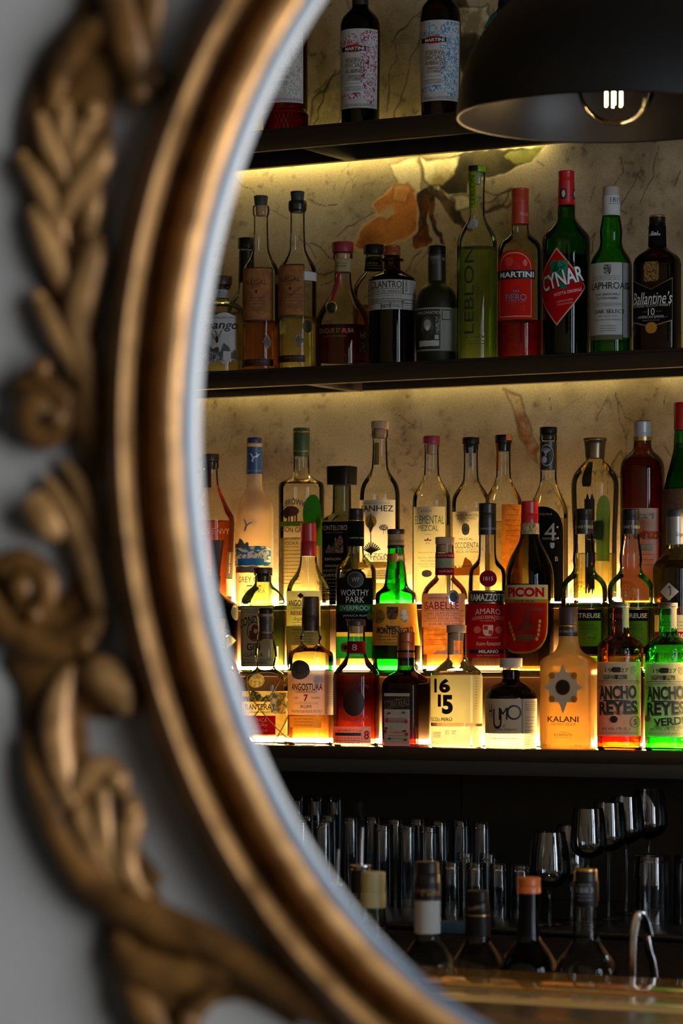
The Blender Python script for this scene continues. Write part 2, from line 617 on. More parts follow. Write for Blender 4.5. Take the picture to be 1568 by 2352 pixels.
    def elements(self, mb, els, off0):
        off = off0
        for e in els:
            off += 0.00013
            if isinstance(e, R):
                z0, z1 = self.z(max(e.y0, e.y1)), self.z(min(e.y0, e.y1)); zm = (z0 + z1) / 2
                if self.sq:
                    tb = self.table(zm); s0, s1 = e.x0 / self.s, e.x1 / self.s
                    fa = lambda t: float(np.interp(s0 + (s1 - s0) * t, tb[1], tb[0]))
                    L = s1 - s0
                else:
                    a0, a1 = self.ang(e.x0, zm), self.ang(e.x1, zm)
                    fa = lambda t: a0 + (a1 - a0) * t
                    L = abs(a1 - a0) * self.ring(zm)[0]
                nu = max(6, int(L / 0.0016)) if e.shape != 'rect' or self.sq else max(6, int(L / 0.0025))
                nu = min(nu, 70); nv = max(2, min(24, int((z1 - z0) / 0.004)))
                fn = shape_fn(e.shape); v = []; f = []
                for i in range(nu + 1):
                    lo, hi = fn(-1 + 2 * i / nu); a = fa(i / nu)
                    for j in range(nv + 1):
                        v.append(self.pt(a, z0 + (z1 - z0) * (lo + (hi - lo) * j / nv), off))
                w = nv + 1
                for i in range(nu):
                    for j in range(nv):
                        q = i * w + j
                        f.append((q, q + w, q + w + 1, q + 1))
                mb.add(v, f, e.mat)
            elif isinstance(e, T):
                g, fs = text_geo(e.text, e.bold, e.shear)
                if not len(g): continue
                zc = self.z(e.y); a0 = self.ang(e.x, zc)
                u = g[:, 0] * e.w / self.s; vv = g[:, 1] * e.h / self.s
                vv = vv - e.arch * ((2 * g[:, 0]) ** 2) / self.s
                if e.rot:
                    c, s_ = math.cos(math.radians(e.rot)), math.sin(math.radians(e.rot))
                    u, vv = u * c - vv * s_, u * s_ + vv * c
                if e.h > 8 or e.w / max(1, len(e.text)) > 9:
                    bm = bmesh.new()
                    bv = [bm.verts.new((q, w, 0)) for q, w in zip(u, vv)]
                    for ff in fs:
                        try: bm.faces.new([bv[i] for i in ff])
                        except ValueError: pass
                    stp = 3.2 / self.s
                    k = math.ceil(min(u) / stp) * stp
                    while k < max(u):
                        bmesh.ops.bisect_plane(bm, geom=bm.verts[:] + bm.edges[:] + bm.faces[:], plane_co=(k, 0, 0), plane_no=(1, 0, 0))
                        k += stp
                    bm.verts.index_update()
                    u = [q.co.x for q in bm.verts]; vv = [q.co.y for q in bm.verts]
                    fs = [tuple(q.index for q in ff.verts) for ff in bm.faces]
                    bm.free()
                v = [self.pt(float(self.arc2ang(a0, ui, zc)), zc + vi, off + 0.0001) for ui, vi in zip(u, vv)]
                mb.add(v, fs, e.mat, False)
            elif isinstance(e, LN):
                r2 = random.Random(int(e.y0 * 7 + e.y1))
                for k in range(e.n):
                    py = e.y0 + (e.y1 - e.y0) * k / max(1, e.n - 1)
                    zc = self.z(py); hh = 0.0006
                    a0, a1 = self.ang(e.x0, zc), self.ang(e.x1, zc)
                    t = 0.02 * r2.random()
                    while t < 0.97:
                        ln = 0.04 + 0.09 * r2.random()
                        t2 = min(1, t + ln)
                        aa, ab = a0 + (a1 - a0) * t, a0 + (a1 - a0) * t2
                        if self.sq:
                            ta = self.table(zc); sa, sb = e.x0 / self.s, e.x1 / self.s
                            aa, ab = float(np.interp(sa + (sb - sa) * t, ta[1], ta[0])), float(np.interp(sa + (sb - sa) * t2, ta[1], ta[0]))
                        mb.add([self.pt(aa, zc - hh, off), self.pt(ab, zc - hh, off), self.pt(ab, zc + hh, off), self.pt(aa, zc + hh, off)], [(0, 1, 2, 3)], e.mat, False)
                        t = t2 + 0.025

    def label(self, els, name='label'):
        if isinstance(els, tuple): name, els = els
        mb = MB(); self.elements(mb, els, 0.0027 if name.startswith('cap_') else 0.0003)
        return mb.build(name, self.root, auto=0)

    def part(self, mb, name):
        return mb.build(name, self.root)

# ------------------------------------------------------------------ levels and planes of the bar
Y_WALL = 0.375
Y_SF, Y_SB = 0.10, 0.335           # front and back of the two high shelves
Z_S1 = P(827, 298, 0.2).z          # top of the upper shelf
Z_S2 = P(1003, 838, 0.2).z         # top of the middle shelf
Z_S3 = P(1000, 1716, 0.05).z       # top of the bottom shelf
Y_T2, Y_T3 = 0.118, 0.232          # fronts of the two steps standing on it
Z_T2 = P(600, 1543, Y_T2).z
Z_T3 = P(700, 1391, Y_T3).z
ROW1, ROW2, ROW3 = 0.058, 0.175, 0.285
Z_BC = P(1100, 2094, 0.0).z        # back counter
XL, XR = -1.6, 3.3                 # run of the shelves

# ------------------------------------------------------------------ the room
dark_wall = solid('#1c1a18', 0.6, var=0.2, bscale=6)
pale_wall = solid('#b4b3b1', 0.75, bump=0.15, bscale=160, var=0.05)
def plain(name, boxes, mat):
    mb = MB()
    for b in boxes: mb.box(*b, mat)
    return struct(mb.build(name))

# mural wall: painted plaster wallpaper, the picture itself stored per vertex
def vnoise(shape, cell, seed):
    r = np.random.RandomState(seed)
    h, w = shape
    gh, gw = int(h / cell) + 3, int(w / cell) + 3
    g = r.rand(gh, gw)
    yy = np.arange(h) / cell; xx = np.arange(w) / cell
    iy = yy.astype(int); ix = xx.astype(int)
    fy = (yy - iy)[:, None]; fx = (xx - ix)[None, :]
    fy = fy * fy * (3 - 2 * fy); fx = fx * fx * (3 - 2 * fx)
    a = g[iy][:, ix]; b = g[iy][:, ix + 1]; c = g[iy + 1][:, ix]; d = g[iy + 1][:, ix + 1]
    return (a * (1 - fx) + b * fx) * (1 - fy) + (c * (1 - fx) + d * fx) * fy

def fbm(shape, cell, seed, octs=4):
    o = np.zeros(shape); amp = 1; tot = 0
    for k in range(octs):
        c = max(1.01, cell / 2 ** k)
        o += amp * vnoise(shape, c, seed + k * 11); tot += amp; amp *= 0.55
    return o / tot

def build_mural():
    a0 = P(330, 1900, Y_WALL); a1 = P(1760, -260, Y_WALL)
    st = 0.0026
    nx = int((a1.x - a0.x) / st); nz = int((a1.z - a0.z) / st)
    X = a0.x + np.arange(nx + 1) * st; Z = a0.z + np.arange(nz + 1) * st
    gx, gz = np.meshgrid(X, Z)
    dx = gx - CAM.x; dy = Y_WALL - CAM.y; dz = gz - CAM.z
    D = dx * FWD.x + dy * FWD.y
    u = CX + F * (dx * RGT.x + dy * RGT.y) / D
    v = HZ - F * dz / D
    sh = u.shape
    n1 = fbm(sh, 60, 1); n2 = fbm(sh, 18, 2); n3 = fbm(sh, 5, 3, 3); n4 = fbm(sh, 100, 4); n5 = fbm(sh, 9, 9, 4); n6 = fbm(sh, 14, 61, 2); n7 = fbm(sh, 14, 71, 2)
    base = np.array(lin('#ae9d80')); dk = np.array(lin('#66543a')); pale = np.array(lin('#c6b899'))
    k = np.clip((n4 - 0.35) * 1.9, 0, 1)[..., None]
    col = base * (1 - k) + pale * k
    k = np.clip((n1 * 0.6 + n2 * 0.4 - 0.45) * 3.2, 0, 1)[..., None] * 0.7
    col = col * (1 - k) + dk * k
    # fine scratches and specks
    sp = np.clip((n3 - 0.60) * 7, 0, 1) * np.clip((n2 - 0.42) * 4, 0, 1)
    col *= (1 - 0.5 * sp)[..., None]
    wu = u + (fbm(sh, 20, 51, 3) - .5) * 34; wv = v + (fbm(sh, 20, 21, 3) - .5) * 34

    def inside(poly, x, y):
        r = np.zeros(x.shape, bool); n = len(poly)
        for i in range(n):
            x1, y1 = poly[i]; x2, y2 = poly[(i + 1) % n]
            c = ((y1 > y) != (y2 > y)) & (x < (x2 - x1) * (y - y1) / (y2 - y1 + 1e-9) + x1)
            r ^= c
        return r

    def segdist(x, y, pts):
        d = np.full(x.shape, 1e9)
        for (x1, y1), (x2, y2) in zip(pts[:-1], pts[1:]):
            L = (x2 - x1) ** 2 + (y2 - y1) ** 2 + 1e-9
            t = np.clip(((x - x1) * (x2 - x1) + (y - y1) * (y2 - y1)) / L, 0, 1)
            d = np.minimum(d, np.hypot(x - x1 - t * (x2 - x1), y - y1 - t * (y2 - y1)))
        return d

    def win(pts, m):
        xs = [p[0] for p in pts]; ys = [p[1] for p in pts]
        c = np.where((u[0] > min(xs) - m) & (u[0] < max(xs) + m))[0]
        r = np.where((v[:, 0] > min(ys) - m - 60) & (v[:, 0] < max(ys) + m + 60))[0]
        if not len(c) or not len(r): return None
        return slice(r[0], r[-1] + 1), slice(c[0], c[-1] + 1)

    def paint(poly, ca, cb, noise, rim=None, alpha=0.95, lo=0.35, hi=0.65):
        w = win(poly, 30)
        if w is None: return
        m = sum(inside(poly, wu[w] + a, wv[w] + b).astype(float) for a, b in ((-1, -.5), (.5, -1), (1, .5), (-.5, 1))) / 4
        t = np.clip((noise[w] - lo) / (hi - lo), 0, 1)[..., None]
        c = np.array(lin(ca)) * (1 - t) + np.array(lin(cb)) * t
        al = (m * alpha)[..., None]
        col[w] = col[w] * (1 - al) + c * al
        if rim:
            d = segdist(wu[w], wv[w], poly + [poly[0]])
            al = (np.clip(1 - d / 4.5, 0, 1) * 0.8)[..., None]
            col[w] = col[w] * (1 - al) + np.array(lin(rim)) * al

    def crack(pts, width=1.8, c='#2b2115', al=0.8):
        w = win(pts, 12)
        if w is None: return
        d = segdist(u[w] + (n6[w] - .5) * 22, v[w] + (n7[w] - .5) * 22, pts)
        a = (np.clip(1.3 - d / width, 0, 1) * al)[..., None]
        col[w] = col[w] * (1 - a) + np.array(lin(c)) * a

    # flower on the plaster between upper and middle shelf
    paint([(985, 375), (1060, 340), (1190, 330), (1260, 345), (1215, 372), (1150, 398), (1110, 402), (1075, 400), (1070, 445), (1040, 450), (1010, 440), (1000, 410)], '#17120b', '#3d3720', n2, '#cfc5a2')
    paint([(1150, 345), (1270, 330), (1240, 362), (1180, 378)], '#5d6a2a', '#8c8c49', n5, None, 0.6)
    paint([(955, 370), (1040, 355), (1038, 395), (1015, 425), (985, 428), (970, 410)], '#a08d58', '#e6dcb4', n2, '#463a22')
    paint([(895, 375), (950, 370), (975, 440), (962, 455), (920, 430)], '#e8e0c4', '#d3c7a2', n2, '#857552')
    paint([(880, 440), (915, 415), (955, 440), (965, 470), (950, 530), (905, 562), (840, 575), (800, 560), (830, 520), (870, 500), (850, 465)], '#8e4d16', '#cf8136', n2, '#e2b47c')
    paint([(905, 420), (935, 418), (955, 440), (930, 462), (900, 455)], '#e3b27c', '#cf8a43', n5, '#a4622a', 0.8)
    paint([(858, 470), (895, 462), (905, 495), (880, 512), (856, 498)], '#d8bd8c', '#c98c4b', n5, None, 0.7)
    paint([(960, 445), (985, 430), (1000, 450), (985, 500), (990, 560), (945, 565), (955, 530), (965, 490)], '#1a0e06', '#5c2a10', n5, None)
    paint([(945, 540), (990, 515), (988, 566), (950, 572)], '#5f2c10', '#9a5622', n5, None)
    paint([(985, 440), (1000, 455), (1012, 520), (1022, 568), (1010, 566), (996, 510)], '#1d1209', '#6d3d1c', n5, None)
    paint([(985, 425), (1015, 440), (1060, 480), (1082, 520), (1060, 520), (1030, 480), (995, 450)], '#2a1d0e', '#6b4e2b', n5, None)
    paint([(1035, 452), (1078, 445), (1110, 452), (1085, 470), (1055, 478)], '#d9d0b2', '#b9ac85', n5, '#463a22')
    paint([(1110, 470), (1160, 440), (1175, 430), (1160, 470), (1120, 490)], '#4c412c', '#9c8d6a', n5, '#2b2115', 0.5)
    # plume below the middle shelf
    paint([(1165, 895), (1200, 905), (1212, 960), (1228, 1020), (1232, 1055), (1212, 1040), (1195, 1000), (1180, 950)], '#8a5a35', '#c9b08a', n5, '#57412a', 0.85)
    paint([(1185, 960), (1222, 1000), (1230, 1050), (1212, 1045), (1196, 1000)], '#7a3b1e', '#a5744b', n5, None, 0.6)
    paint([(1395, 1085), (1425, 1045), (1440, 1070), (1430, 1090)], '#7c7153', '#a39a78', n5, '#4b4028', 0.6)
    # dark fragments behind the upper bottles
    paint([(1040, 20), (1120, 10), (1125, 60), (1100, 95), (1075, 75), (1055, 60)], '#8f7c58', '#d5c8a0', n5, '#35291a')
    paint([(1055, 70), (1085, 80), (1100, 130), (1075, 215), (1058, 130)], '#17120b', '#3c311f', n5, '#6d5e3e')
    paint([(990, -20), (1060, -30), (1080, 20), (1040, 30)], '#2b1d10', '#5d4022', n5, None)
    paint([(720, 230), (765, 175), (790, 160), (785, 260), (770, 300), (715, 300)], '#7d704c', '#b0a379', n5, '#2f2717', 0.7)
    for pts, wd in ([(758, 180), (745, 195), (722, 215)], 2.2), ([(775, 160), (745, 215), (728, 260), (715, 300)], 2.4), \
            ([(800, 20), (790, 0), (805, -20)], 2), ([(960, 30), (925, 70), (905, 90)], 2.6), ([(1000, 5), (985, 25), (960, 40)], 3), \
            ([(900, 90), (910, 100), (895, 190), (885, 250)], 1.4), ([(980, 60), (940, 150), (905, 250), (900, 280)], 1.6), \
            ([(710, 560), (735, 570), (760, 590), (790, 600)], 2.2), ([(690, 540), (725, 595)], 1.6), ([(770, 545), (800, 520), (860, 490)], 1.6), \
            ([(715, 460), (745, 472), (772, 466)], 1.8), ([(545, 408), (580, 440), (620, 480), (665, 500)], 1.3), \
            ([(730, 625), (750, 630), (770, 622)], 2.2), ([(735, 660), (770, 640)], 1.4), ([(960, 570), (945, 600), (930, 630)], 2), \
            ([(1000, 566), (1000, 600)], 1.6), ([(985, 575), (965, 590)], 1.6), ([(1110, 440), (1140, 450), (1180, 430)], 2), \
            ([(1185, 440), (1160, 480), (1115, 490)], 4), ([(1230, 370), (1260, 385)], 2.2), ([(1420, 360), (1425, 400), (1395, 450)], 1.5), \
            ([(1475, 380), (1440, 460), (1420, 480), (1450, 500)], 1.5), ([(1520, 330), (1490, 420), (1470, 480)], 1.4), ([(1560, 400), (1530, 450)], 2), \
            ([(1350, 470), (1370, 430)], 1.3), ([(1355, 560), (1372, 540), (1365, 580)], 2), ([(1300, 470), (1330, 520), (1345, 560)], 1.2), \
            ([(1420, 900), (1422, 960), (1440, 1010)], 1.4), ([(1415, 905), (1440, 960), (1470, 975)], 1.3), ([(1370, 960), (1400, 910)], 1.2), \
            ([(1440, 980), (1438, 1060)], 1.6), ([(1260, 920), (1262, 945)], 1.2), ([(1530, 905), (1525, 930)], 1.4), \
            ([(910, 950), (945, 975)], 1.4), ([(930, 1060), (975, 1080)], 1.4), ([(1240, 1100), (1290, 1140)], 1.3), ([(1520, 1020), (1545, 1050)], 1.6):
        crack(pts, wd * 0.9)
    r = random.Random(3)
    for i in range(46):
        x = r.uniform(480, 1560); y = r.uniform(0, 1100); a = r.uniform(0.6, 1.4) + (1.2 if r.random() < .3 else 0); L = r.uniform(25, 90)
        pts = [(x, y), (x - math.cos(a) * L * .5 + r.uniform(-6, 6), y + math.sin(a) * L * .5), (x - math.cos(a) * L, y + math.sin(a) * L)]
        crack(pts, r.uniform(0.7, 1.1), al=0.5)
    col[:] = np.clip(col, 0, 1)
    verts = np.stack([gx.ravel(), np.full(gx.size, Y_WALL), gz.ravel()], 1)
    me = bpy.data.meshes.new('wall_back')
    idx = np.arange((nx + 1) * (nz + 1)).reshape(nz + 1, nx + 1)
    fa = np.stack([idx[:-1, :-1].ravel(), idx[:-1, 1:].ravel(), idx[1:, 1:].ravel(), idx[1:, :-1].ravel()], 1)
    nf = len(fa)
    me.vertices.add(len(verts)); me.vertices.foreach_set('co', verts.ravel())
    me.loops.add(nf * 4); me.loops.foreach_set('vertex_index', fa.ravel())
    me.polygons.add(nf); me.polygons.foreach_set('loop_start', np.arange(nf) * 4)
    try: me.polygons.foreach_set('loop_total', np.full(nf, 4))
    except Exception: pass
    me.update(); me.validate()
    at = me.color_attributes.new('mural', 'FLOAT_COLOR', 'POINT')
    rgba = np.concatenate([col.reshape(-1, 3), np.ones((col.shape[0] * col.shape[1], 1))], 1)
    at.data.foreach_set('color', rgba.ravel().astype(np.float32))
    m, nt, out = newmat('mural_paper')
    b = node(nt, 'ShaderNodeBsdfPrincipled', i_Roughness=0.7)
    b.inputs['Specular IOR Level'].default_value = 0.25
    vc = node(nt, 'ShaderNodeVertexColor', layer_name='mural')
    tc = node(nt, 'ShaderNodeTexCoord')
    nz_ = node(nt, 'ShaderNodeTexNoise', i_Scale=240.0, i_Detail=3.0)
    nt.links.new(tc.outputs['Object'], nz_.inputs['Vector'])
    mr = node(nt, 'ShaderNodeMapRange'); mr.inputs['From Min'].default_value = 0.3; mr.inputs['From Max'].default_value = 0.7
    mr.inputs['To Min'].default_value = 0.82; mr.inputs['To Max'].default_value = 1.08
    nt.links.new(nz_.outputs['Fac'], mr.inputs['Value'])
    vm = node(nt, 'ShaderNodeVectorMath', operation='SCALE')
    nt.links.new(vc.outputs['Color'], vm.inputs[0]); nt.links.new(mr.outputs[0], vm.inputs['Scale'])
    nt.links.new(vm.outputs[0], b.inputs['Base Color'])
    bp = node(nt, 'ShaderNodeBump', i_Strength=0.2, i_Distance=0.001)
    nt.links.new(nz_.outputs['Fac'], bp.inputs['Height']); nt.links.new(bp.outputs['Normal'], b.inputs['Normal'])
    nt.links.new(b.outputs[0], out.inputs[0])
    me.materials.append(m)
    o = bpy.data.objects.new('wall_back', me); COL.objects.link(o)
    struct(o)
    return a0, a1
MA, MZ = build_mural()

ROOM_L, ROOM_R, ROOM_B, ROOM_T = -2.6, WIN_X, -7.6, 3.35
plain('wall_back_sides', [(ROOM_L, MA.x + 0.002, Y_WALL, Y_WALL + 0.1, 0, ROOM_T), (MZ.x - 0.003, ROOM_R, Y_WALL, Y_WALL + 0.1, 0, ROOM_T)], solid('#b3a283', 0.7, var=0.18, bscale=9))
plain('wall_back_surround', [
      (ROOM_L, ROOM_R, Y_WALL + 0.004, Y_WALL + 0.1, MZ.z - 0.002, ROOM_T), (ROOM_L, ROOM_R, Y_WALL + 0.004, Y_WALL + 0.1, 0, MA.z + 0.004)], dark_wall)
plain('floor', [(ROOM_L - .1, ROOM_R + .1, ROOM_B - .1, Y_WALL + .1, -0.1, 0)], solid('#2a221b', 0.45, var=0.3, bscale=5))
plain('ceiling', [(ROOM_L - .1, ROOM_R + .1, ROOM_B - .1, Y_WALL + .1, ROOM_T, ROOM_T + 0.1)], solid('#3a3835', 0.8))
plain('wall_left', [(ROOM_L - .1, ROOM_L, ROOM_B, Y_WALL, 0, ROOM_T)], dark_wall)
plain('wall_rear', [(ROOM_L, ROOM_R, ROOM_B - .1, ROOM_B, 0, ROOM_T)], solid('#6f6a63', 0.8))
def right_wall():
    mb = MB(); bx = []
    ys = []
    for w in (WIN1, WIN2, WIN_ADDED): ys.append((w['y'] - w['w'] / 2, w['y'] + w['w'] / 2, w['z'] - w['h'] / 2, w['z'] + w['h'] / 2))
    ys.sort(); y = ROOM_B - .1
    for a, b, z0, z1 in ys:
        bx.append((ROOM_R, ROOM_R + .12, y, a, 0, ROOM_T)); bx.append((ROOM_R, ROOM_R + .12, a, b, 0, z0)); bx.append((ROOM_R, ROOM_R + .12, a, b, z1, ROOM_T)); y = b
    bx.append((ROOM_R, ROOM_R + .12, y, Y_WALL + .1, 0, ROOM_T))
    for b in bx: mb.box(*b, dark_wall)
    struct(mb.build('wall_right'))
    wm = solid('#23211f', 0.5)
    for k, (a, b, z0, z1) in enumerate(ys):
        f = MB(); t = 0.035
        for q in ((a, a + t, z0, z1), (b - t, b, z0, z1), (a, b, z0, z0 + t), (a, b, z1 - t, z1)):
            f.box(ROOM_R + .03, ROOM_R + .08, *q, wm)
        f.box(ROOM_R + .04, ROOM_R + .07, (a + b) / 2 - .012, (a + b) / 2 + .012, z0, z1, wm)
        for i in (1, 2):
            zz = z0 + (z1 - z0) * i / 3
            f.box(ROOM_R + .04, ROOM_R + .07, a, b, zz - .011, zz + .011, wm)
        struct(f.build('window_%d' % (k + 1)))  # the middle frame is made up, it surrounds the added light
right_wall()

# ------------------------------------------------------------------ shelves
steel = solid('#241c16', 0.42, 0.2, var=0.15, bscale=20)
steel_lo = solid('#171412', 0.4, 0.2)
def high_shelf(ztop, label, braces, hf=0.036, hb=0.036):
    t = thing('wall_shelf', label, 'shelf', ((XL + XR) / 2, Y_SF, ztop - 0.04), 0, 'back bar shelves')
    o = Vector(t.location)
    def bx(name, x0, x1, y0, y1, z0, z1, m):
        mb = MB(); mb.box(x0 - o.x, x1 - o.x, y0 - o.y, y1 - o.y, z0 - o.z, z1 - o.z, m, 0.0012); return mb.build(name, t)
    bx('board', XL, XR, Y_SF + .002, Y_SB, ztop - 0.006, ztop, steel_lo)
    bx('front_rail', XL, XR, Y_SF, Y_SF + 0.02, ztop - hf, ztop - 0.0062, steel)
    bx('back_rail', XL, XR, Y_SB - 0.02, Y_SB, ztop - hb, ztop - 0.0062, steel)
    for x in braces: bx('cross_bar', x - .012, x + .012, Y_SF + 0.0202, Y_SB - 0.0202, ztop - hf, ztop - 0.0063, steel)
    led = thing('led_strip', 'warm LED strip along the back edge of the ' + ('upper' if ztop > 2.2 else 'middle') + ' bottle shelf', 'light strip', ((XL + XR) / 2, Y_SB + 0.008, ztop - 0.02), 0, 'LED strips behind the shelves')
    mb = MB(); L = (XR - XL) / 2
    R_ = (P(1235, 345, Y_SB).x - led.location.x) if ztop > 2.2 else L      # the upper strip ends under the lamp
    mb.box(-L, R_, -0.0075, -0.0005, -0.010, 0.010, solid('#c8c4b8', 0.5)); mb.build('channel', led)
    mb = MB(); mb.box(-L, R_, 0, 0.006, -0.009, 0.009, emit(LED_SHELF_COL, LED_SHELF[0 if ztop > 2.2 else 1])); mb.build('diffuser', led)
xb = lambda px, py: P(px, py, Y_SF).x
high_shelf(Z_S1, 'upper dark steel wall shelf carrying four tall vermouth bottles', [xb(693, 348), xb(693, 348) + 1.15, xb(693, 348) - 1.15], (352 - 303) / 1135 , (352 - 303) / 1135 - 0.003)
high_shelf(Z_S2, 'middle dark steel wall shelf carrying a single line of liqueur bottles', [xb(705, 891), xb(705, 891) + 1.15, xb(705, 891) - 1.15], 0.037, 0.035)

def low_shelf():
    t = thing('bottle_shelf', 'deep bottom shelf with a thick dark front edge under three rows of bottles', 'shelf', ((XL + XR) / 2, 0, Z_S3 - 0.05), 0, 'back bar shelves')
    o = Vector(t.location)
    def bx(name, x0, x1, y0, y1, z0, z1, m):
        mb = MB(); mb.box(x0 - o.x, x1 - o.x, y0 - o.y, y1 - o.y, z0 - o.z, z1 - o.z, m, 0.001); return mb.build(name, t)
    bx('board', XL, XR, 0.0, Y_WALL - .001, Z_S3 - 0.024, Z_S3, solid('#2a2019', 0.3, 0.0, var=0.15, bscale=20))
    bx('front_rail', XL, XR, 0.004, 0.03, Z_S3 - 0.052, Z_S3 - 0.0245, solid('#2b2a29', 0.45))
    wood = solid('#5a4026', 0.5, var=0.2, bscale=14)
    for yf, zt, zb_, nm in ((Y_T2, Z_T2, Z_S3, 'step'), (Y_T3, Z_T3, Z_T2, 'step')):
        s = thing('bottle_step', 'stained bottle riser step, ' + ('lower, carrying the middle row' if zt < Z_T3 else 'higher, carrying the back row by the mural'), 'riser step', ((XL + XR) / 2, yf, zb_), 0, 'bottle riser steps')
        q = Vector(s.location)
        mb = MB(); mb.box(XL - q.x, XR - q.x, 0, Y_WALL - .002 - yf, zt - 0.010 - zb_, zt - zb_, wood, 0.001); mb.build('tread', s)
        mb = MB(); mb.box(XL - q.x, XR - q.x, 0.016, 0.028, 0.0, zt - 0.0102 - zb_, wood, 0.0005); mb.build('riser', s)
    for yb, zb_, ds in ((Y_T2 + 0.016, Z_S3, 'behind the front row of bottles at the foot of the lower step'), (Y_T3 + 0.016, Z_T2, 'behind the middle row of bottles at the foot of the higher step'), (Y_WALL, Z_T3, 'behind the back row of bottles at the foot of the mural')):
        led = thing('led_strip', 'warm LED strip ' + ds, 'light strip', ((XL + XR) / 2, yb - 0.006, zb_ + 0.0005), 0, 'LED strips behind the shelves')
        L = (XR - XL) / 2
        mb = MB(); mb.box(-L, L, -0.008, 0.005, 0, 0.003, solid('#c8c4b8', 0.5)); mb.build('channel', led)
        mb = MB(); mb.box(-L, L, -0.006, 0.004, 0.0031, 0.012, emit(LED_TIER_COL, LED_TIER)); mb.build('diffuser', led)
low_shelf()

# dark tiled panel under the bottom shelf
def splash():
    mb = MB(); m = solid('#0b0b0c', 0.35); g = solid('#1d1d1c', 0.6)
    zt, zb_ = Z_S3 - 0.056, Z_BC
    x0 = P(1060, 1800, Y_WALL - .012).x
    w = 0.6
    xs = [x0 + k * w for k in range(-5, 6)]
    xs = [max(XL, min(XR, x)) for x in xs]
    for a, b in zip(xs[:-1], xs[1:]):
        if b - a > 0.01: mb.box(a + .0012, b - .0012, Y_WALL - .014, Y_WALL - .002, zb_ + .001, zt, m)
    mb.box(XL, XR, Y_WALL - .0022, Y_WALL - .0005, zb_ + .001, zt, g)
    struct(mb.build('wall_panel'))
splash()

# ------------------------------------------------------------------ back counter, tray and rubber mat
YC = -1.16
def counter():
    t = thing('back_counter', 'black gloss counter below the bottle shelves holding rows of glasses', 'counter', ((XL + XR) / 2, 0, 0), 0)
    o = Vector(t.location)
    mb = MB(); mb.box(XL - o.x, XR - o.x, YC, Y_WALL - .002, Z_BC - 0.04, Z_BC - 0.012, solid('#0d0d0d', 0.12), 0.002); mb.build('worktop', t)
    mb = MB(); mb.box(XL - o.x + .02, XR - o.x - .02, YC + .04, Y_WALL - .03, 0.0, Z_BC - 0.0401, solid('#161412', 0.5)); mb.build('cabinet', t)
    mb = MB()
    mb.box(XL, XR, -0.30, Y_WALL - .02, Z_BC - 0.0119, Z_BC - 0.0003, solid('#0c0c0d', 0.3), 0.004)
    tag(mb.build('glass_tray'), 'long thin black tray on the counter under the upturned glasses', 'tray')
    mb = MB(); m = solid('#080707', 0.7, 0.0, 0.1)
    y1, y0 = -0.42, YC + 0.03
    mb.box(-0.9, 2.3, y0, y1, Z_BC - 0.0119, Z_BC - 0.008, m)
    n = 26
    for i in range(n):
        y = y0 + (y1 - y0) * (i + .5) / n
        mb.box(-0.89, 2.29, y - .007, y + .007, Z_BC - 0.0081, Z_BC - 0.003, m, 0.001)
    tag(mb.build('bar_mat'), 'black ribbed rubber bar mat lying in front of the glasses', 'bar mat')
counter()

# ------------------------------------------------------------------ bar with a polished top in front
D_EDGE = 4.22
Y_BE = (CAM + (FWD + RGT * ((1250 - CX) / F)) * D_EDGE).y
Z_BAR = PD(1250, 2233, D_EDGE).z
def bar():
    t = thing('bar_counter', 'polished brown bar top mirroring the bottle necks, at the bottom of the view', 'bar', (1.0, Y_BE, 0), 0)
    tz = lambda py: (PD(1250, py, 1.0).z - CAM.z)
    yy = lambda py: (CAM + (FWD + RGT * ((1250 - CX) / F)) * ((Z_BAR - CAM.z) / tz(py))).y - Y_BE
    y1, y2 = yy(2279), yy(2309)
    mb = MB(); mb.box(-2.9, 3.3, y1, 0, Z_BAR - 0.045, Z_BAR, solid('#cf9744', 0.07, 0.55, 0.9, var=0.05, bscale=9), 0.001); mb.build('bar_top', t)
    mb = MB(); mb.box(-2.9, 3.3, y2, y1 - .0005, Z_BAR - 0.045, Z_BAR + 0.0004, solid('#f2cf88', 0.14, 0.4, 0.9, var=0.05, bscale=60), 0.0006); mb.build('light_band_strip', t)  # strip in paler brass colour stands in for a bright band of light
    mb = MB(); mb.box(-2.9, 3.3, -0.62, y2 - .0005, Z_BAR - 0.045, Z_BAR, solid('#2b1c10', 0.25, 0.0, 0.5, var=0.2, bscale=12), 0.001); mb.build('wooden_top', t)
    mb = MB(); mb.box(-2.85, 3.25, -0.34, -0.28, 0, Z_BAR - 0.0452, solid('#241a12', 0.5)); mb.build('front_panel', t)
    t2 = thing('bottle_rail', 'narrow dark ledge behind the bar top where the syrup bottles stand', 'ledge', (1.0, Y_BE + 0.16, 0), 0)
    mb = MB(); st = solid('#2a2a2b', 0.35, 0.8)
    mb.box(-2.6, 3.2, -0.15, 0.22, Z_RAIL - 0.012, Z_RAIL, st, 0.002); mb.build('ledge', t2)
    for x in (-2.5, 0.3, 3.1):
        mb = MB(); mb.box(x - .015, x + .015, .0, .03, 0, Z_RAIL - .0121, st); mb.build('post', t2)
Z_RAIL = Z_BAR - 0.20
bar()

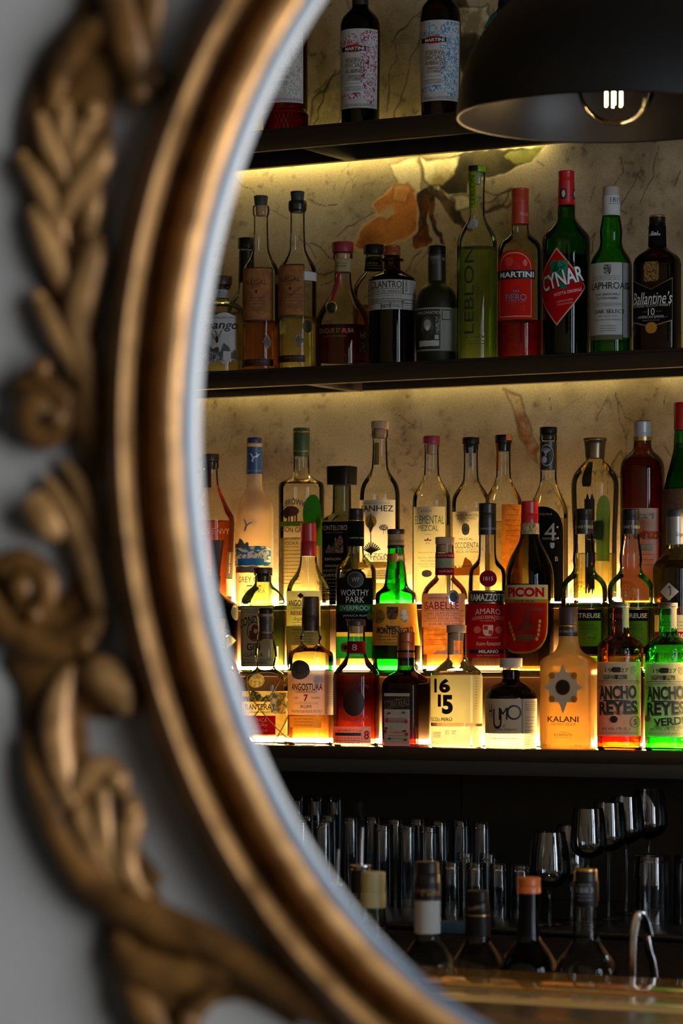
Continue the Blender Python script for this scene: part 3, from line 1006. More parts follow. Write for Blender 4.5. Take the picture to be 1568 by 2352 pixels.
# ------------------------------------------------------------------ pendant lamp
def lamp():
    D = 4.72; s = F / D
    c = PD(1404, 270, D); Rr = 356 / s
    t = thing('pendant_lamp', 'black dome pendant lamp with a clear globe bulb glowing over the bar', 'lamp', (c.x, c.y, c.z), 0)
    outer = solid('#060606', 0.6, 0.0, 0.25); inner = solid('#151417', 0.4, 0.0, 0.4)
    pr = [(Rr * math.sin(a) * 0.98, Rr * math.cos(a)) for a in np.linspace(0, math.pi / 2 * 0.94, 28)]
    mb = MB(); mb.lathe(pr, outer, n=96, cap0=False)
    mb.lathe([(0.0, Rr - .0035), (-0.0018, Rr - .0018), (0.0, Rr)], outer, n=96, cap0=False, cap1=False)
    o = mb.build('shade', t)
    pi = [(z * 0.985, max(0.001, r - 0.0035)) for z, r in pr]
    mb = MB(); mb.lathe([(z, r) for z, r in pi][::-1], inner, n=96, cap0=True, cap1=False)
    li = mb.build('shade_lining', t)
    bz = PD(1414, 198, D).z - c.z
    bc = PD(1414, 198, D) - c; br = 90 / s
    mb = MB(); mb.sphere((bc.x, bc.y, bz), br, glass((0.96, 0.93, 0.88), 0.9, 0.01, ior=1.14), n=48, m=28); mb.build('bulb', t)
    mb = MB(); brs = solid('#5a4a30', 0.35, 0.9)
    mb.lathe([(bz + br * .92, .02), (bz + br * 1.2, .022), (Rr * 0.93, .025)], brs, n=28, cx=bc.x, cy=bc.y); mb.build('socket', t)
    mb = MB(); fc = PD(1409, 222, D) - c; em = emit((1.0, 0.62, 0.28), 28.0)
    for k in range(6):
        a = k / 6 * 2 * math.pi; r = 0.0125
        x, y = fc.x + r * math.cos(a), fc.y + r * math.sin(a)
        mb.tube([(x, y, fc.z - .014), (x, y, fc.z + .016)], 0.0017, em, n=8)
    mb.build('filament', t)
    ld = bpy.data.lights.new('bulb_light', 'SPOT'); ld.energy = 10.0; ld.spot_size = math.radians(150); ld.spot_blend = 0.6; ld.color = (1.0, 0.72, 0.40); ld.shadow_soft_size = 0.012
    lo = bpy.data.objects.new('bulb_light', ld); COL.objects.link(lo); lo.parent = t; lo.location = (fc.x, fc.y, fc.z - 0.03)
    mb = MB()
    mb.tube([(fc.x, fc.y, fc.z + .02), (bc.x, bc.y, bz + br * .95)], 0.003, glass((0.9, 0.9, 0.88), 0.5), n=10)
    mb.build('filament_stem', t)
    mb = MB(); mb.tube([(0, 0, Rr * 0.965), (0, 0, ROOM_T - c.z - .002)], 0.004, outer, n=10); mb.build('cord', t)
    mb = MB(); mb.lathe([(Rr * 0.95, 0.035), (Rr * 1.06, 0.03), (Rr * 1.09, 0.01)], outer, n=28); mb.build('cap', t)
lamp()

# ------------------------------------------------------------------ wall with the oval opening and its gilt frame
D_FR = 1.9
Y_FR = (CAM + (FWD + RGT * ((400 - CX) / F)) * D_FR).y
EC = (1573.0, 985.0); EA, EB = 1132.0, 1492.0        # inner oval as seen, in pixels
def fr(px, py, h=0.0):
    """point in front of the frame wall by h metres, seen through this spot of the wall plane"""
    return P(px, py, Y_FR - h)
def oval(t, off=0.0):
    x, y = EA * math.cos(t), EB * math.sin(t)
    nx, ny = math.cos(t) / EA, math.sin(t) / EB
    l = math.hypot(nx, ny)
    return EC[0] + x + nx / l * off, EC[1] + y + ny / l * off
NT = 176
TS = [2 * math.pi * i / NT for i in range(NT)]
def frame_wall():
    mb = MB()
    hole = [fr(*oval(t, 44)) for t in TS]
    th = 0.03
    x0, x1, z0, z1 = ROOM_L + .001, ROOM_R - .001, 0.001, ROOM_T - .001
    cen = fr(*EC)
    out = []
    for h in hole:
        d = h - cen
        k = 1e9
        for lim, c in ((x0 - cen.x, d.x), (x1 - cen.x, d.x), (z0 - cen.z, d.z), (z1 - cen.z, d.z)):
            if abs(c) > 1e-9 and lim / c > 0: k = min(k, lim / c)
        out.append(cen + d * k)
    v = []; f = []
    for off in (0.0, th):
        for ring in (hole, out):
            v += [(p.x, p.y + off, p.z) for p in ring]
    n = NT
    for i in range(n):
        j = (i + 1) % n
        f.append((i, j, n + j, n + i)); f.append((2 * n + i, 3 * n + i, 3 * n + j, 2 * n + j)); f.append((i, 2 * n + i, 2 * n + j, j))
    # corners of the outer rectangle
    mb.add(v, f, pale_wall, False)
    for sx, X in ((-1, x0), (1, x1)):
        for sz, Z in ((-1, z0), (1, z1)):
            best = sorted(range(n), key=lambda i: (out[i].x - X) ** 2 + (out[i].z - Z) ** 2)[:2]
            a, b = best
            for off in (0.0, th):
                q = [(out[a].x, out[a].y + off, out[a].z), (X, out[a].y + off, Z), (out[b].x, out[b].y + off, out[b].z)]
                mb.add(q, [(0, 1, 2)], pale_wall, False)
    struct(mb.build('wall_front', auto=0))
frame_wall()

def gilt(base, rough, name, dark='#3a2408'):
    m, nt, out = newmat(name)
    b = node(nt, 'ShaderNodeBsdfPrincipled', i_Roughness=rough, i_Metallic=0.3)
    tc = node(nt, 'ShaderNodeTexCoord')
    nz = node(nt, 'ShaderNodeTexNoise', i_Scale=45.0, i_Detail=5.0)
    cr = node(nt, 'ShaderNodeValToRGB')
    cr.color_ramp.elements[0].position = 0.25; cr.color_ramp.elements[1].position = 0.62
    cr.color_ramp.elements[0].color = (*lin(dark), 1); cr.color_ramp.elements[1].color = (*lin(base), 1)
    nt.links.new(tc.outputs['Object'], nz.inputs['Vector']); nt.links.new(nz.outputs['Fac'], cr.inputs[0])
    nt.links.new(cr.outputs[0], b.inputs['Base Color'])
    bp = node(nt, 'ShaderNodeBump', i_Strength=0.3, i_Distance=0.001)
    nt.links.new(nz.outputs['Fac'], bp.inputs['Height']); nt.links.new(bp.outputs['Normal'], b.inputs['Normal'])
    nt.links.new(b.outputs[0], out.inputs[0])
    return m

def gilt_frame():
    base = fr(*oval(math.pi / 2, 0))
    t = thing('mirror_frame', 'ornate carved gilt oval frame, blurred in the foreground on the pale wall', 'frame', (base.x, Y_FR, base.z), 0)
    o = Vector(t.location)
    G1 = gilt('#c2935c', 0.45, 'aged_gilt', '#6e4c24'); G2 = gilt('#80582a', 0.48, 'antique_gilt', '#33200a')
    px = D_FR / F
    def sweep(prof, mat, name, closed_back=True):
        """prof: [(outward offset px, height m)]"""
        mb = MB(); v = []; f = []; m = len(prof)
        for tt in TS:
            for off, h in prof:
                q = oval(tt, off); v.append(fr(q[0], q[1], h) - o)
        for i in range(NT):
            j = (i + 1) % NT
            for k in range(m - 1):
                f.append((i * m + k, i * m + k + 1, j * m + k + 1, j * m + k))
        mb.add(v, f, mat)
        return mb.build(name, t, auto=50)
    arc = lambda c, r, h0, h1, n=10, a0=0, a1=180: [(c - r * math.cos(math.radians(a0 + (a1 - a0) * i / n)), h0 + (h1 - h0) * math.sin(math.radians(a0 + (a1 - a0) * i / n))) for i in range(n + 1)]
    # inner round moulding, hollow, outer round moulding
    sweep([(25, -0.012), (25, 0.003)] + arc(58, 33, 0.003, 0.026) + [(92, 0.004)], G1, 'inner_moulding')
    sweep([(89, 0.004), (96, 0.005), (106, 0.003), (118, 0.002), (130, 0.004), (136, 0.007)], G2, 'hollow_moulding')
    sweep([(134, 0.001)] + arc(166, 30, 0.004, 0.034) + [(198, 0.006), (206, 0.005), (208, -0.0005)], G1, 'outer_moulding')
    # bevelled glass edge inside the moulding
    bm = solid('#4a6073', 0.5, 0.0, 0.12)
    sweep([(27, 0.0005), (22, 0.0005), (1, -0.004), (0, -0.007), (27, -0.008)], bm, 'bevelled_edge')

    def stroke(mb, pts, mat, flat=0.7, lift=0.006, k=5):
        """pts: (px, py, full width in px)"""
        sm = catmull(pts, k)
        wk = 1.45 if flat < 0.4 else 1.42
        sm = [(p[0], p[1], p[2] * wk) for p in sm]
        vs = [fr(p[0], p[1], lift + max(2, p[2]) * px * 0.5 * flat * 0.7) - o for p in sm]
        mb.tube(vs, [max(1.5, p[2]) * px * 0.5 for p in sm], mat, n=12, flat=flat)
    def orn(name, strokes, mat, balls=()):
        mb = MB()
        for s in strokes:
            pts, kw = (s if isinstance(s, tuple) else (s, {}))
            stroke(mb, pts, mat, **kw)
        for x, y, r, h in balls:
            c = fr(x, y, h) - o
            mb.sphere(c, r * px, mat, sy=0.8)
        return mb.build(name, t)
    lo = dict(flat=0.18, lift=0.0)
    # backing of the ornament
    orn('carved_backing', [([(300, -60, 150), (250, 60, 140), (170, 200, 170), (150, 330, 180), (150, 480, 150), (165, 640, 120), (185, 800, 80)], lo),
                           ([(190, 780, 60), (205, 950, 60), (220, 1100, 50)], lo),
                           ([(180, 1080, 60), (190, 1200, 70), (205, 1330, 60), (150, 1440, 110), (60, 1400, 150), (20, 1300, 80)], lo),
                           ([(60, 1480, 110), (110, 1560, 120), (125, 1680, 130), (150, 1830, 120), (230, 1980, 150), (330, 2080, 120)], lo),
                           ([(300, 2060, 110), (330, 2180, 150), (420, 2240, 110), (560, 2240, 80), (700, 2310, 80)], lo),
                           ([(310, 2180, 90), (350, 2300, 110), (390, 2400, 110)], lo),
                           ([(140, 1540, 80), (210, 1570, 110), (280, 1610, 70)], lo)], G2)
    orn('acanthus_leaf', [[(330, 215, 40), (300, 110, 70), (280, 20, 70), (260, -60, 60)], [(335, 140, 30), (345, 50, 55), (350, -60, 60)],
                          [(120, 260, 26), (140, 160, 46), (185, 92, 54), (245, 70, 54), (300, 105, 50), (345, 170, 44)]], G2, [(318, 212, 34, 0.012), (352, 185, 30, 0.010)])
    orn('palm_fronds', [[(92, 265, 24), (115, 330, 44), (150, 420, 30), (165, 480, 14)], [(215, 235, 20), (208, 265, 46), (180, 330, 40), (160, 420, 18)],
                        [(150, 235, 22), (150, 290, 42), (160, 380, 26)],
                        [(240, 330, 26), (228, 372, 50), (185, 430, 48), (140, 500, 34), (120, 540, 10)], [(48, 360, 26), (90, 420, 40), (130, 500, 36), (150, 560, 14)],
                        [(225, 430, 18), (210, 480, 40), (200, 540, 30)], [(75, 480, 26), (110, 560, 44), (140, 640, 38), (160, 700, 12)],
                        [(222, 540, 18), (215, 590, 52), (190, 680, 60), (178, 770, 44), (180, 830, 16)], [(85, 680, 26), (130, 760, 44), (180, 850, 38), (205, 920, 14)],
                        [(150, 700, 16), (175, 760, 36), (200, 860, 40), (210, 960, 34), (214, 1070, 14)]], G1,
        [(52, 360, 16, 0.009), (88, 682, 18, 0.009), (215, 257, 22, 0.016)])
    orn('berry_scroll', [[(30, 900, 20), (55, 880, 40), (100, 880, 46), (140, 915, 46), (150, 960, 40), (125, 1000, 36), (80, 1010, 34), (45, 985, 30)],
                         [(100, 862, 20), (150, 900, 30), (190, 980, 34), (215, 1080, 18)]], G2, [(85, 955, 62, 0.010), (95, 848, 28, 0.014), (132, 960, 26, 0.022)])
    orn('leaf_strands', [[(145, 1060, 14), (185, 1120, 30), (210, 1200, 30), (222, 1290, 14)], [(105, 1095, 14), (145, 1160, 34), (190, 1260, 40), (222, 1370, 34), (240, 1440, 16)],
                         [(75, 1150, 50), (110, 1200, 60), (150, 1230, 30)]], G1)
    orn('volute', [[(238, 1400, 26), (205, 1450, 46), (140, 1480, 54), (60, 1470, 56), (5, 1430, 52), (-30, 1370, 46)],
                   [(0, 1300, 40), (50, 1290, 46), (100, 1320, 46), (108, 1370, 42), (80, 1415, 36), (40, 1400, 30)]], G2, [(50, 1350, 34, 0.012), (80, 1412, 22, 0.016), (195, 1478, 24, 0.014)])
    orn('curled_leaf', [[(165, 1530, 20), (138, 1600, 48), (128, 1680, 58), (140, 1770, 54), (165, 1850, 34), (190, 1900, 12)],
                        [(180, 1540, 20), (230, 1550, 70), (275, 1590, 70), (300, 1640, 26)]], G1, [(288, 1618, 26, 0.012)])
    orn('shell_flutes', [[(168, 1850, 20), (185, 1800, 44), (230, 1768, 50), (275, 1785, 40), (285, 1830, 18)],
                         [(185, 1830, 20), (190, 1880, 48), (220, 1950, 46), (260, 2020, 22)], [(235, 1800, 26), (232, 1870, 44), (245, 1950, 40), (280, 2030, 20)],
                         [(300, 1830, 26), (305, 1880, 46), (290, 1950, 44), (300, 2010, 34), (340, 2070, 18)]], G1, [(268, 1790, 24, 0.014), (304, 1862, 22, 0.014)])
    orn('long_scroll', [[(60, 1690, 20), (95, 1820, 46), (160, 1960, 54), (240, 2060, 60), (340, 2110, 70), (440, 2150, 66), (540, 2200, 60), (650, 2270, 54), (780, 2350, 40)],
                        [(270, 2140, 30), (310, 2220, 66), (400, 2240, 60), (500, 2225, 44), (560, 2240, 22)],
                        [(280, 2220, 24), (320, 2300, 60), (370, 2390, 60)], [(420, 2400, 50), (440, 2330, 44), (490, 2285, 26)]], G2, [(432, 2345, 30, 0.012)])
gilt_frame()

# ------------------------------------------------------------------ bottles
CLR = glass((0.965, 0.975, 0.945), 0.88)
CLR2 = glass((0.95, 0.965, 0.915), 0.82)
GRN = glass((0.06, 0.50, 0.06), 0.35)
GRNL = glass((0.16, 0.66, 0.10), 0.35)
GRND = glass((0.03, 0.20, 0.04), 0.3)
OLV = glass((0.24, 0.22, 0.07), 0.3)
BRN = glass((0.24, 0.07, 0.03), 0.3)
BRND = glass((0.10, 0.03, 0.015), 0.3)
BLK = glass((0.012, 0.012, 0.012), 0.4)
AMB = glass((0.72, 0.28, 0.06), 0.35, bump=0.5, bscale=55)
GRNT = glass((0.10, 0.72, 0.08), 0.35, bump=0.5, bscale=55)
TEAL = glass((0.25, 0.62, 0.66), 0.35)
SAGE = glass((0.62, 0.76, 0.52), 0.3)
L_AMB = liquid((0.85, 0.42, 0.07)); L_GOLD = liquid((0.90, 0.62, 0.16)); L_PALE = liquid((0.92, 0.86, 0.45)); L_CLR = liquid((0.95, 0.95, 0.86))
L_RED = liquid((0.75, 0.03, 0.02)); L_RUBY = liquid((0.30, 0.02, 0.01)); L_DARK = liquid((0.09, 0.02, 0.008)); L_ORG = liquid((0.82, 0.22, 0.03))
L_GREEN = liquid((0.45, 0.85, 0.25)); L_GRN2 = liquid((0.25, 0.62, 0.06)); L_YG = liquid((0.80, 0.86, 0.28)); L_BLACK = liquid((0.02, 0.012, 0.008), 0.3)
L_OLIVE = liquid((0.45, 0.36, 0.07))
WHT = '#d9dbdc'; K = ink('#0d0c0b'); W_ = ink('#d8d8d4'); RD = ink('#b5121b'); GLD = foil('#b08a45'); GRY = ink('#6d6c68')
PW = paper('#d6d8da', 0.4); PC = paper('#e2d8b6', 0.45); PBL = paper('#141414', 0.05); PRED = paper('#c3141c', 0.35)
BLKCAP = solid('#0a0909', 0.38, 0.0, 0.25); BRNCAP = solid('#2b1612', 0.4); CORK = solid('#a98360', 0.8, bump=0.3, bscale=300); WOOD = solid('#a8866a', 0.6, var=0.15, bscale=120)
REDC = solid('#b4131a', 0.32); SILV = solid('#8f9093', 0.3, 0.7)
G1_, G2_, G3_ = 'bottles on the upper shelf', 'bottles on the middle shelf', 'bottles in the back row of the bottom shelf'
G4_, G5_, G6_ = 'bottles in the middle row of the bottom shelf', 'bottles in the front row of the bottom shelf', 'bottles standing behind the bar top'
S1, S2, S3 = (0.2, Z_S1), (0.2, Z_S2), (ROW3, Z_T3)
M3, F3 = (ROW2, Z_T2), (ROW1, Z_S3)

def B(label, grp, x, pl, prof, gl, **k):
    name = k.pop('name', 'liqueur_bottle')
    return Bottle(name, label, grp, x, pl[0], pl[1], prof, gl, **k)

# ---------- upper shelf
def vermouth(label, x, y0, hw, gl, liq, fil, brand, lines, base_prof, lab, bandtop):
    els = [R(-1.15, lab[1], lab[2], lab[3], PW), R(0.0, lab[1] - .03, lab[2] + 4, lab[3] - 6, fil, 'shield'), R(-1.1, 0.3, lab[2] + 3, lab[2] + 40, fil, 'hill')]
    els += [R(-.78, .22, lab[2] + 36, lab[2] + 54, RD, 'ellipse'), R(-.9, .28, lab[2] + 40, lab[2] + 51, K), T('MARTINI', -.31, lab[2] + 45.5, 7.5, hw * 1.0, W_, bold=.02)]
    for t, y, h, w, m in lines: els.append(T(t, -.28, y, h, w, m))
    els += [R(-.95, .2, lab[3] - 62, lab[3] - 22, PW, 'ellipse'), T('VINI ITALIANI' if lines[0][0] == 'RISERVA' else 'LIQUORE', -.35, lab[3] - 44, 6, hw * .95, GRY), LN(-.8, .05, lab[3] - 56, lab[3] - 32, 4, GRY), R(-.9, .25, lab[3] - 36, lab[3] - 20, fil, 'ellipse'), LN(-.8, .7, lab[3] - 8, lab[3] - 5, 2, GRY)]
    return B(label, G1_, x, S1, base_prof, gl, liq=liq, labels=[els], bands=bandtop, name='vermouth_bottle')
FB = deco('#a8a59e', '#dddedd', 190, .47); FR_ = deco('#8d3a5d', '#d9d5d9', 170, .47); FBL = deco('#5f93b4', '#d8e0e6', 170, .5)
BR = ink('#6b4a33'); BG = ink('#4a4a48')
b = vermouth('red bitter bottle with a diamond-cut glass base, leftmost on the upper shelf', 656, 315, 50, glass((0.55, 0.02, 0.04), .35), (60, liquid((.62, .01, .02))), FB, '', [('BITTER', 139, 14, 62, BG), ('1872', 156, 9, 30, BG), ('INGREDIENTI', 167, 5, 48, BG), ('NATURALI', 174, 5, 36, BG), ('100% ITALIA', 187, 6, 44, BG)],
    [(315, 47), (312, 50), (264, 50.5), (260, 48), (256, 50.5), (245, 50.5), (70, 50), (52, 48), (40, 40), (28, 24), (20, 18), (-60, 17), (-70, 17)], (-1, .78, 80, 245), [(-70, -40, REDC, .0006, 'cap')])
mb = MB()
for k in range(16):
    a = -1.45 + b.ca + 2.9 * k / 15
    for sgn in (-1, 1):
        pts = [b.pt(a + sgn * d * 0.36, b.z(310 - 44 * d), 0.0006) for d in (0, .5, 1)]
        mb.tube(pts, 0.0009, glass((0.65, 0.02, 0.03), .5), n=6)
b.part(mb, 'cut_facets')
vermouth('dark ruby vermouth bottle with a white label of plum-red engraving, second on the upper shelf', 827, 297, 46, glass((0.05, 0.035, 0.03), .4), (20, L_BLACK), FR_, '', [('RISERVA', 145, 11, 44, BR), ('SPECIALE', 157, 10, 48, BR), ('RUBINO', 170, 10, 44, BR), ('VERMOUTH', 182, 7, 38, BR), ('DI TORINO', 189, 6, 36, BR)],
    [(297, 42), (293, 43.5), (250, 44), (80, 46), (58, 45.5), (42, 41), (30, 31), (20, 21), (10, 18), (-70, 17)], (-1, .86, 73, 254), [(-70, 12, solid('#141010', .4), .0006, 'capsule')])
vermouth('amber brown vermouth bottle with a white label of blue engraving, third on the upper shelf', 1011, 283, 47, glass((0.20, 0.10, 0.03), .35), (30, liquid((.35, .15, .04))), FBL, '', [('RISERVA', 131, 11, 46, BR), ('SPECIALE', 143, 10, 50, BR), ('AMBRATO', 155, 10, 48, BR), ('VERMOUTH', 167, 7, 38, BR), ('DI TORINO', 175, 6, 36, BR)],
    [(284, 42), (280, 44), (240, 44.5), (70, 47), (45, 46.5), (22, 43), (8, 34), (-4, 24), (-14, 18), (-80, 17)], (-1, .92, 57, 241), [(-80, -12, solid('#141010', .4), .0006, 'capsule')])
B('teal glass gin bottle with a square shoulder, half hidden behind the pendant lamp', G1_, 1160, S1, [(272, 52), (268, 54), (80, 54), (68, 52), (60, 46), (40, 32), (28, 20), (20, 17), (10, 17)], TEAL, liq=(120, liquid((.5, .85, .9))), sq=(6, .8),
  caps=[(24, -2, 16, 16, BLKCAP), ], labels=[[R(-44, 44, 72, 200, PW), R(-38, 38, 78, 196, K), R(-36, 36, 80, 194, PW)]], name='gin_bottle')

# ---------- middle shelf
def opango():
    sky = deco('#b9bec6', '#cfd3da', 40, .5, .35, .2); mt = paper('#5f6168', .25)
    b = B('squat clear bottle with brown stopper and torn misty-hills label, far left of middle shelf', G2_, 508, S2,
      [(860, 46), (857, 50), (720, 50.5), (708, 49.5), (699, 43), (692, 30), (688, 19), (684, 17.5), (662, 17.5), (658, 21), (653, 21)], CLR2, liq=(718, liquid((.9, .92, .68))),
      caps=[(653, 632, 24.5, 25, BRNCAP), (668, 652, 14, 14, BRNCAP, 'plain', 'stopper')],
      bands=[(683, 664, paper('#aeb3bb', .3), .0006, 'neck_label', [T('1815', 0, 670, 5, 14, K), LN(-.7, .8, 675, 681, 3, GRY)])],
      labels=[[R(-1.1, .66, 720, 837, sky, 'torn'), T('ZIOPI', -.75, 732, 4, 22, K), T('DISTILLERY', -.1, 732, 5, 46, K), T('2016', .5, 732, 4, 16, K), T('Opango', -.2, 751, 26, 100, K, shear=.25, bold=.015),
               R(-1.1, -.1, 790, 812, ink('#33343a'), 'hill'), R(-.6, .65, 790, 826, mt, 'hill'), R(-1.1, .3, 808, 832, deco('#44464d', '#a7abb2', 160, .5, .3), 'hill'),
               R(-.26, -.12, 774, 790, K, 'ellipse'), T('V', -.3, 774, 18, 16, GRY), T('V', -.12, 771, 20, 18, GRY),
               R(.08, .42, 808, 832, PW, 'torn')],
              ('back_label', [R(.74, 1.05, 716, 830, paper('#a8894a', .4), 'torn'), LN(.78, .95, 770, 790, 4, K)])])
opango()
B('bottle with a long black wax-dipped neck standing behind the two corked mezcal bottles', G2_, 566, (.29, Z_S2), [(838, 42), (835, 45), (690, 46), (672, 43), (658, 36), (646, 26), (632, 20), (615, 18), (540, 16), (536, 17)], CLR2, liq=(688, L_AMB),
  caps=[(540, 515, 19.5, 20, BLKCAP)], bands=[(616, 545, BLKCAP, .0012, 'wax_neck')], name='spirit_bottle')
PAPM = deco('#8a5a35', '#b98352', 30, .5, .3, .25)
def mezcal(label, x, y0, hw, top, dark):
    o = y0 - 851; el = PAPM
    lx = (-1.05, .66 if x < 640 else .36)
    caps = [(466 + top, 444 + top, 14, 16.5, solid('#26352a', .6, bump=.3, bscale=200)), (490 + top, 466 + top, 11, 12, CORK, 'plain', 'cork')]
    bands = []
    if dark: bands = [(484 + top + 8, 458 + top + 8, solid('#0d1511', .3), .0016, 'wax_collar')]
    lt = 612 if x < 640 else 607; lb = 735 if x < 640 else 727
    c = lambda f: f
    els = [R(lx[0], lx[1], lt, lb, ink('#3b2216')), R(lx[0], lx[1] - .04, lt + 3, lb - 3, el), T('ILEGAL', -.27 if x < 640 else -.4, lt + 35, 11, 52, ink('#2a1710')), T('MEZCAL', -.3 if x < 640 else -.42, lt + 27, 4, 20, ink('#5b3723')), T('AÑEJO', -.3 if x < 640 else -.42, lt + 45, 4, 16, ink('#5b3723')),
           R((-.33 if x < 640 else -.45), (-.18 if x < 640 else -.31), lt + 52, lt + 60, ink('#3b2216'), 'ellipse'), LN(-.6, .3, lt + 70, lt + 84, 3, ink('#5b3723')), LN(-.5, .2, lt + 92, lt + 100, 3, ink('#5b3723')), T('Handcrafted', .2 if x < 640 else -.1, lt + 62, 8, 38, ink('#8a3426'), rot=40, shear=.3)]
    st = deco('#5d564c', '#9b9283', 220, .5, .3)
    stx = .34 if x < 640 else .06
    els2 = [R(stx - .26, stx + .26, 765 + o, 801 + o, st, 'diamond'), R(stx - .12, stx + .12, 774 + o, 792 + o, ink('#4a443b'), 'ellipse')]
    els3 = [R(lx[0], lx[1] + (.02 if x < 640 else .03), 822 + o * .3 - (0 if x < 640 else 6), 838 + o * .3 - (0 if x < 640 else 6), ink('#2c160f')), T('MEZCAL ARTESANAL', -.2, 828 + o * .3 - (0 if x < 640 else 6), 4, 46, ink('#7a5138')), T('JOVEN', -.2, 834 + o * .3 - (0 if x < 640 else 6), 4, 20, ink('#7a5138'))]
    labs = [els, ('stamp_label', els2), ('base_label', els3)]
    if x > 640: labs.append(('revenue_sticker', [R(.33, 1.0, 624, 644, paper('#c9cfd6', .3))])); labs.append(('round_sticker', [R(.25, .75, 735, 764, ink('#4f4c3d'), 'ellipse')]))
    else: labs.append(('revenue_sticker', [R(.72, 1.1, 628, 648, paper('#8a8878', .3))]))
    B(label, G2_, x, S2, [(y0 + 1, hw - 3), (y0 - 2, hw), (630, hw), (614, hw - 1), (602, hw - 6), (590, hw - 14), (576, 22), (566, 18.5), (490 + top, 16.5), (487 + top, 19), (470 + top, 19.5), (467 + top, 18)], CLR2,
      liq=((733, liquid((.88, .50, .10))) if not dark else (725, liquid((.93, .88, .50)))), caps=caps, bands=bands, labels=labs, name='mezcal_bottle')
mezcal('amber mezcal bottle with parchment label and bare green-topped cork, left of its paler twin', 599, 851, 41.5, 0, False)
mezcal('pale mezcal bottle with parchment label and dark wax collar, right of its amber twin', 683, 849, 43.5, -8, True)
def duque():
    rb = solid('#8e1219', .5)
    b = B('bell-shaped brandy bottle with a red stopper and a red ribbon seal on the middle shelf', G2_, 787, S2,
      [(845, 60), (842, 63), (835, 64), (742, 63), (726, 60), (708, 52), (690, 40), (672, 28), (655, 22), (635, 19), (596, 18), (592, 22), (580, 22.5), (577, 18)], CLR2, liq=(746, liquid((.17, .035, .012))), foot=18,
      caps=[(577, 553, 24, 25, solid('#7d1420', .5, bump=.2, bscale=300), 'knurl'), (592, 577, 15, 17, CORK, 'plain', 'cork')],
      bands=[(622, 592, paper('#b5ab83', .4), .0006, 'neck_label', [T('GRAN DUQUE', -.2, 603, 4, 26, K), T('DE ALBA', -.2, 609, 5, 24, K)])],
      labels=[[T('GRAN', -.6, 742, 9, 30, ink('#2a1c0c')), T('DUQUE D’ALBA', -.27, 762, 12, 86, ink('#8a6a48')), T('A', .05, 762, 13, 11, RD), T('SOLERA GRAN RESERVA', -.3, 774, 4, 56, ink('#6a4a30')), R(.62, .8, 762, 808, deco('#7d8690', '#1a1512', 90, .5, .1))]])
    mb = MB()
    pts = [(-.32, 622), (-.36, 645), (-.42, 662), (-.47, 680), (-.46, 700)]
    hw = {622: 19, 645: 20, 662: 24, 680: 33, 700: 47}
    v = []
    for dxx, py in pts:
        xx = {622: -8, 645: -11, 662: -15, 680: -22, 700: -27}[py]
        a = b.ca + math.asin(max(-1, min(1, xx / hw[py])))
        v.append(b.pt(a, b.z(py), .0012))
    mb.tube(v, 0.0042, rb, n=10, flat=.25); b.part(mb, 'ribbon')
    mb = MB(); c = b.pt(b.ca - .5, b.z(708), .002); 
    mb.sphere(c, 0.0135, solid('#b89a55', .4, .5), sy=.35); mb.sphere(c + Vector((.002, -.003, 0)), 0.0108, solid('#17110f', .5), sy=.35); b.part(mb, 'wax_seal')
duque()
B('round-shouldered clear bottle with a black cap and banded neck, behind the brown herb liqueur', G2_, 858, (.299, Z_S2), [(838, 46), (835, 48), (655, 48), (640, 45), (626, 38), (614, 28), (606, 21), (568, 18), (565, 18)], CLR2, liq=(686, liquid((.8, .35, .08))),
  caps=[(566, 544, 23.5, 24, BLKCAP), (580, 572, 20, 20, BLKCAP, 'plain', 'collar')], bands=[(603, 580, PBL, .0008, 'neck_label', [T('BARCALA', -.2, 588, 6, 26, ink('#8b7540')), LN(-.8, .8, 594, 600, 2, ink('#8b7540'))])], name='spirit_bottle')
PG = paper('#b9b8b2', .3)
B('dark brown herb liqueur bottle with grey printed label and copper screw cap, middle shelf', G2_, 900, (.18, Z_S2), [(843, 52), (840, 54), (648, 54), (642, 52), (634, 40), (626, 26), (622, 20), (604, 19), (602, 27), (598, 27), (596, 19), (589, 18)], BRN, liq=(636, liquid((.22, .04, .02))),
  caps=[(590, 567, 19.5, 19.5, solid('#8a4526', .4, .3), 'screw')],
  labels=[[R(-1.0, 1.0, 650, 718, PG), T('CILANTRO', -.32, 661, 16, 80, K, bold=.01), T('LICOR DE HERBAS', -.3, 677, 6, 78, K), R(-1, .48, 670.5, 671.5, K), R(-1, 1, 682, 683, K), R(.44, .48, 652, 682, K), T('GOIÁN', .58, 665, 6, 26, K, rot=90), LN(.72, .95, 653, 680, 7, GRY),
           LN(-.9, .4, 687, 693, 2, GRY), R(-1, 1, 694.6, 695.4, K), T('ELABORACIÓN TRADICIONAL', -.25, 699, 5, 88, K), R(-1, 1, 703.5, 704.3, K), T('1877', -.25, 711, 8, 20, K), R(-.44, -.42, 704, 717, K), R(-.06, -.04, 704, 717, K), T('20862', .2, 710, 6, 22, GRY), R(.42, .44, 696, 717, K), LN(.5, .9, 697, 715, 4, GRY)]])
DM = deco('#3c403f', '#262827', 200, .5, .15)
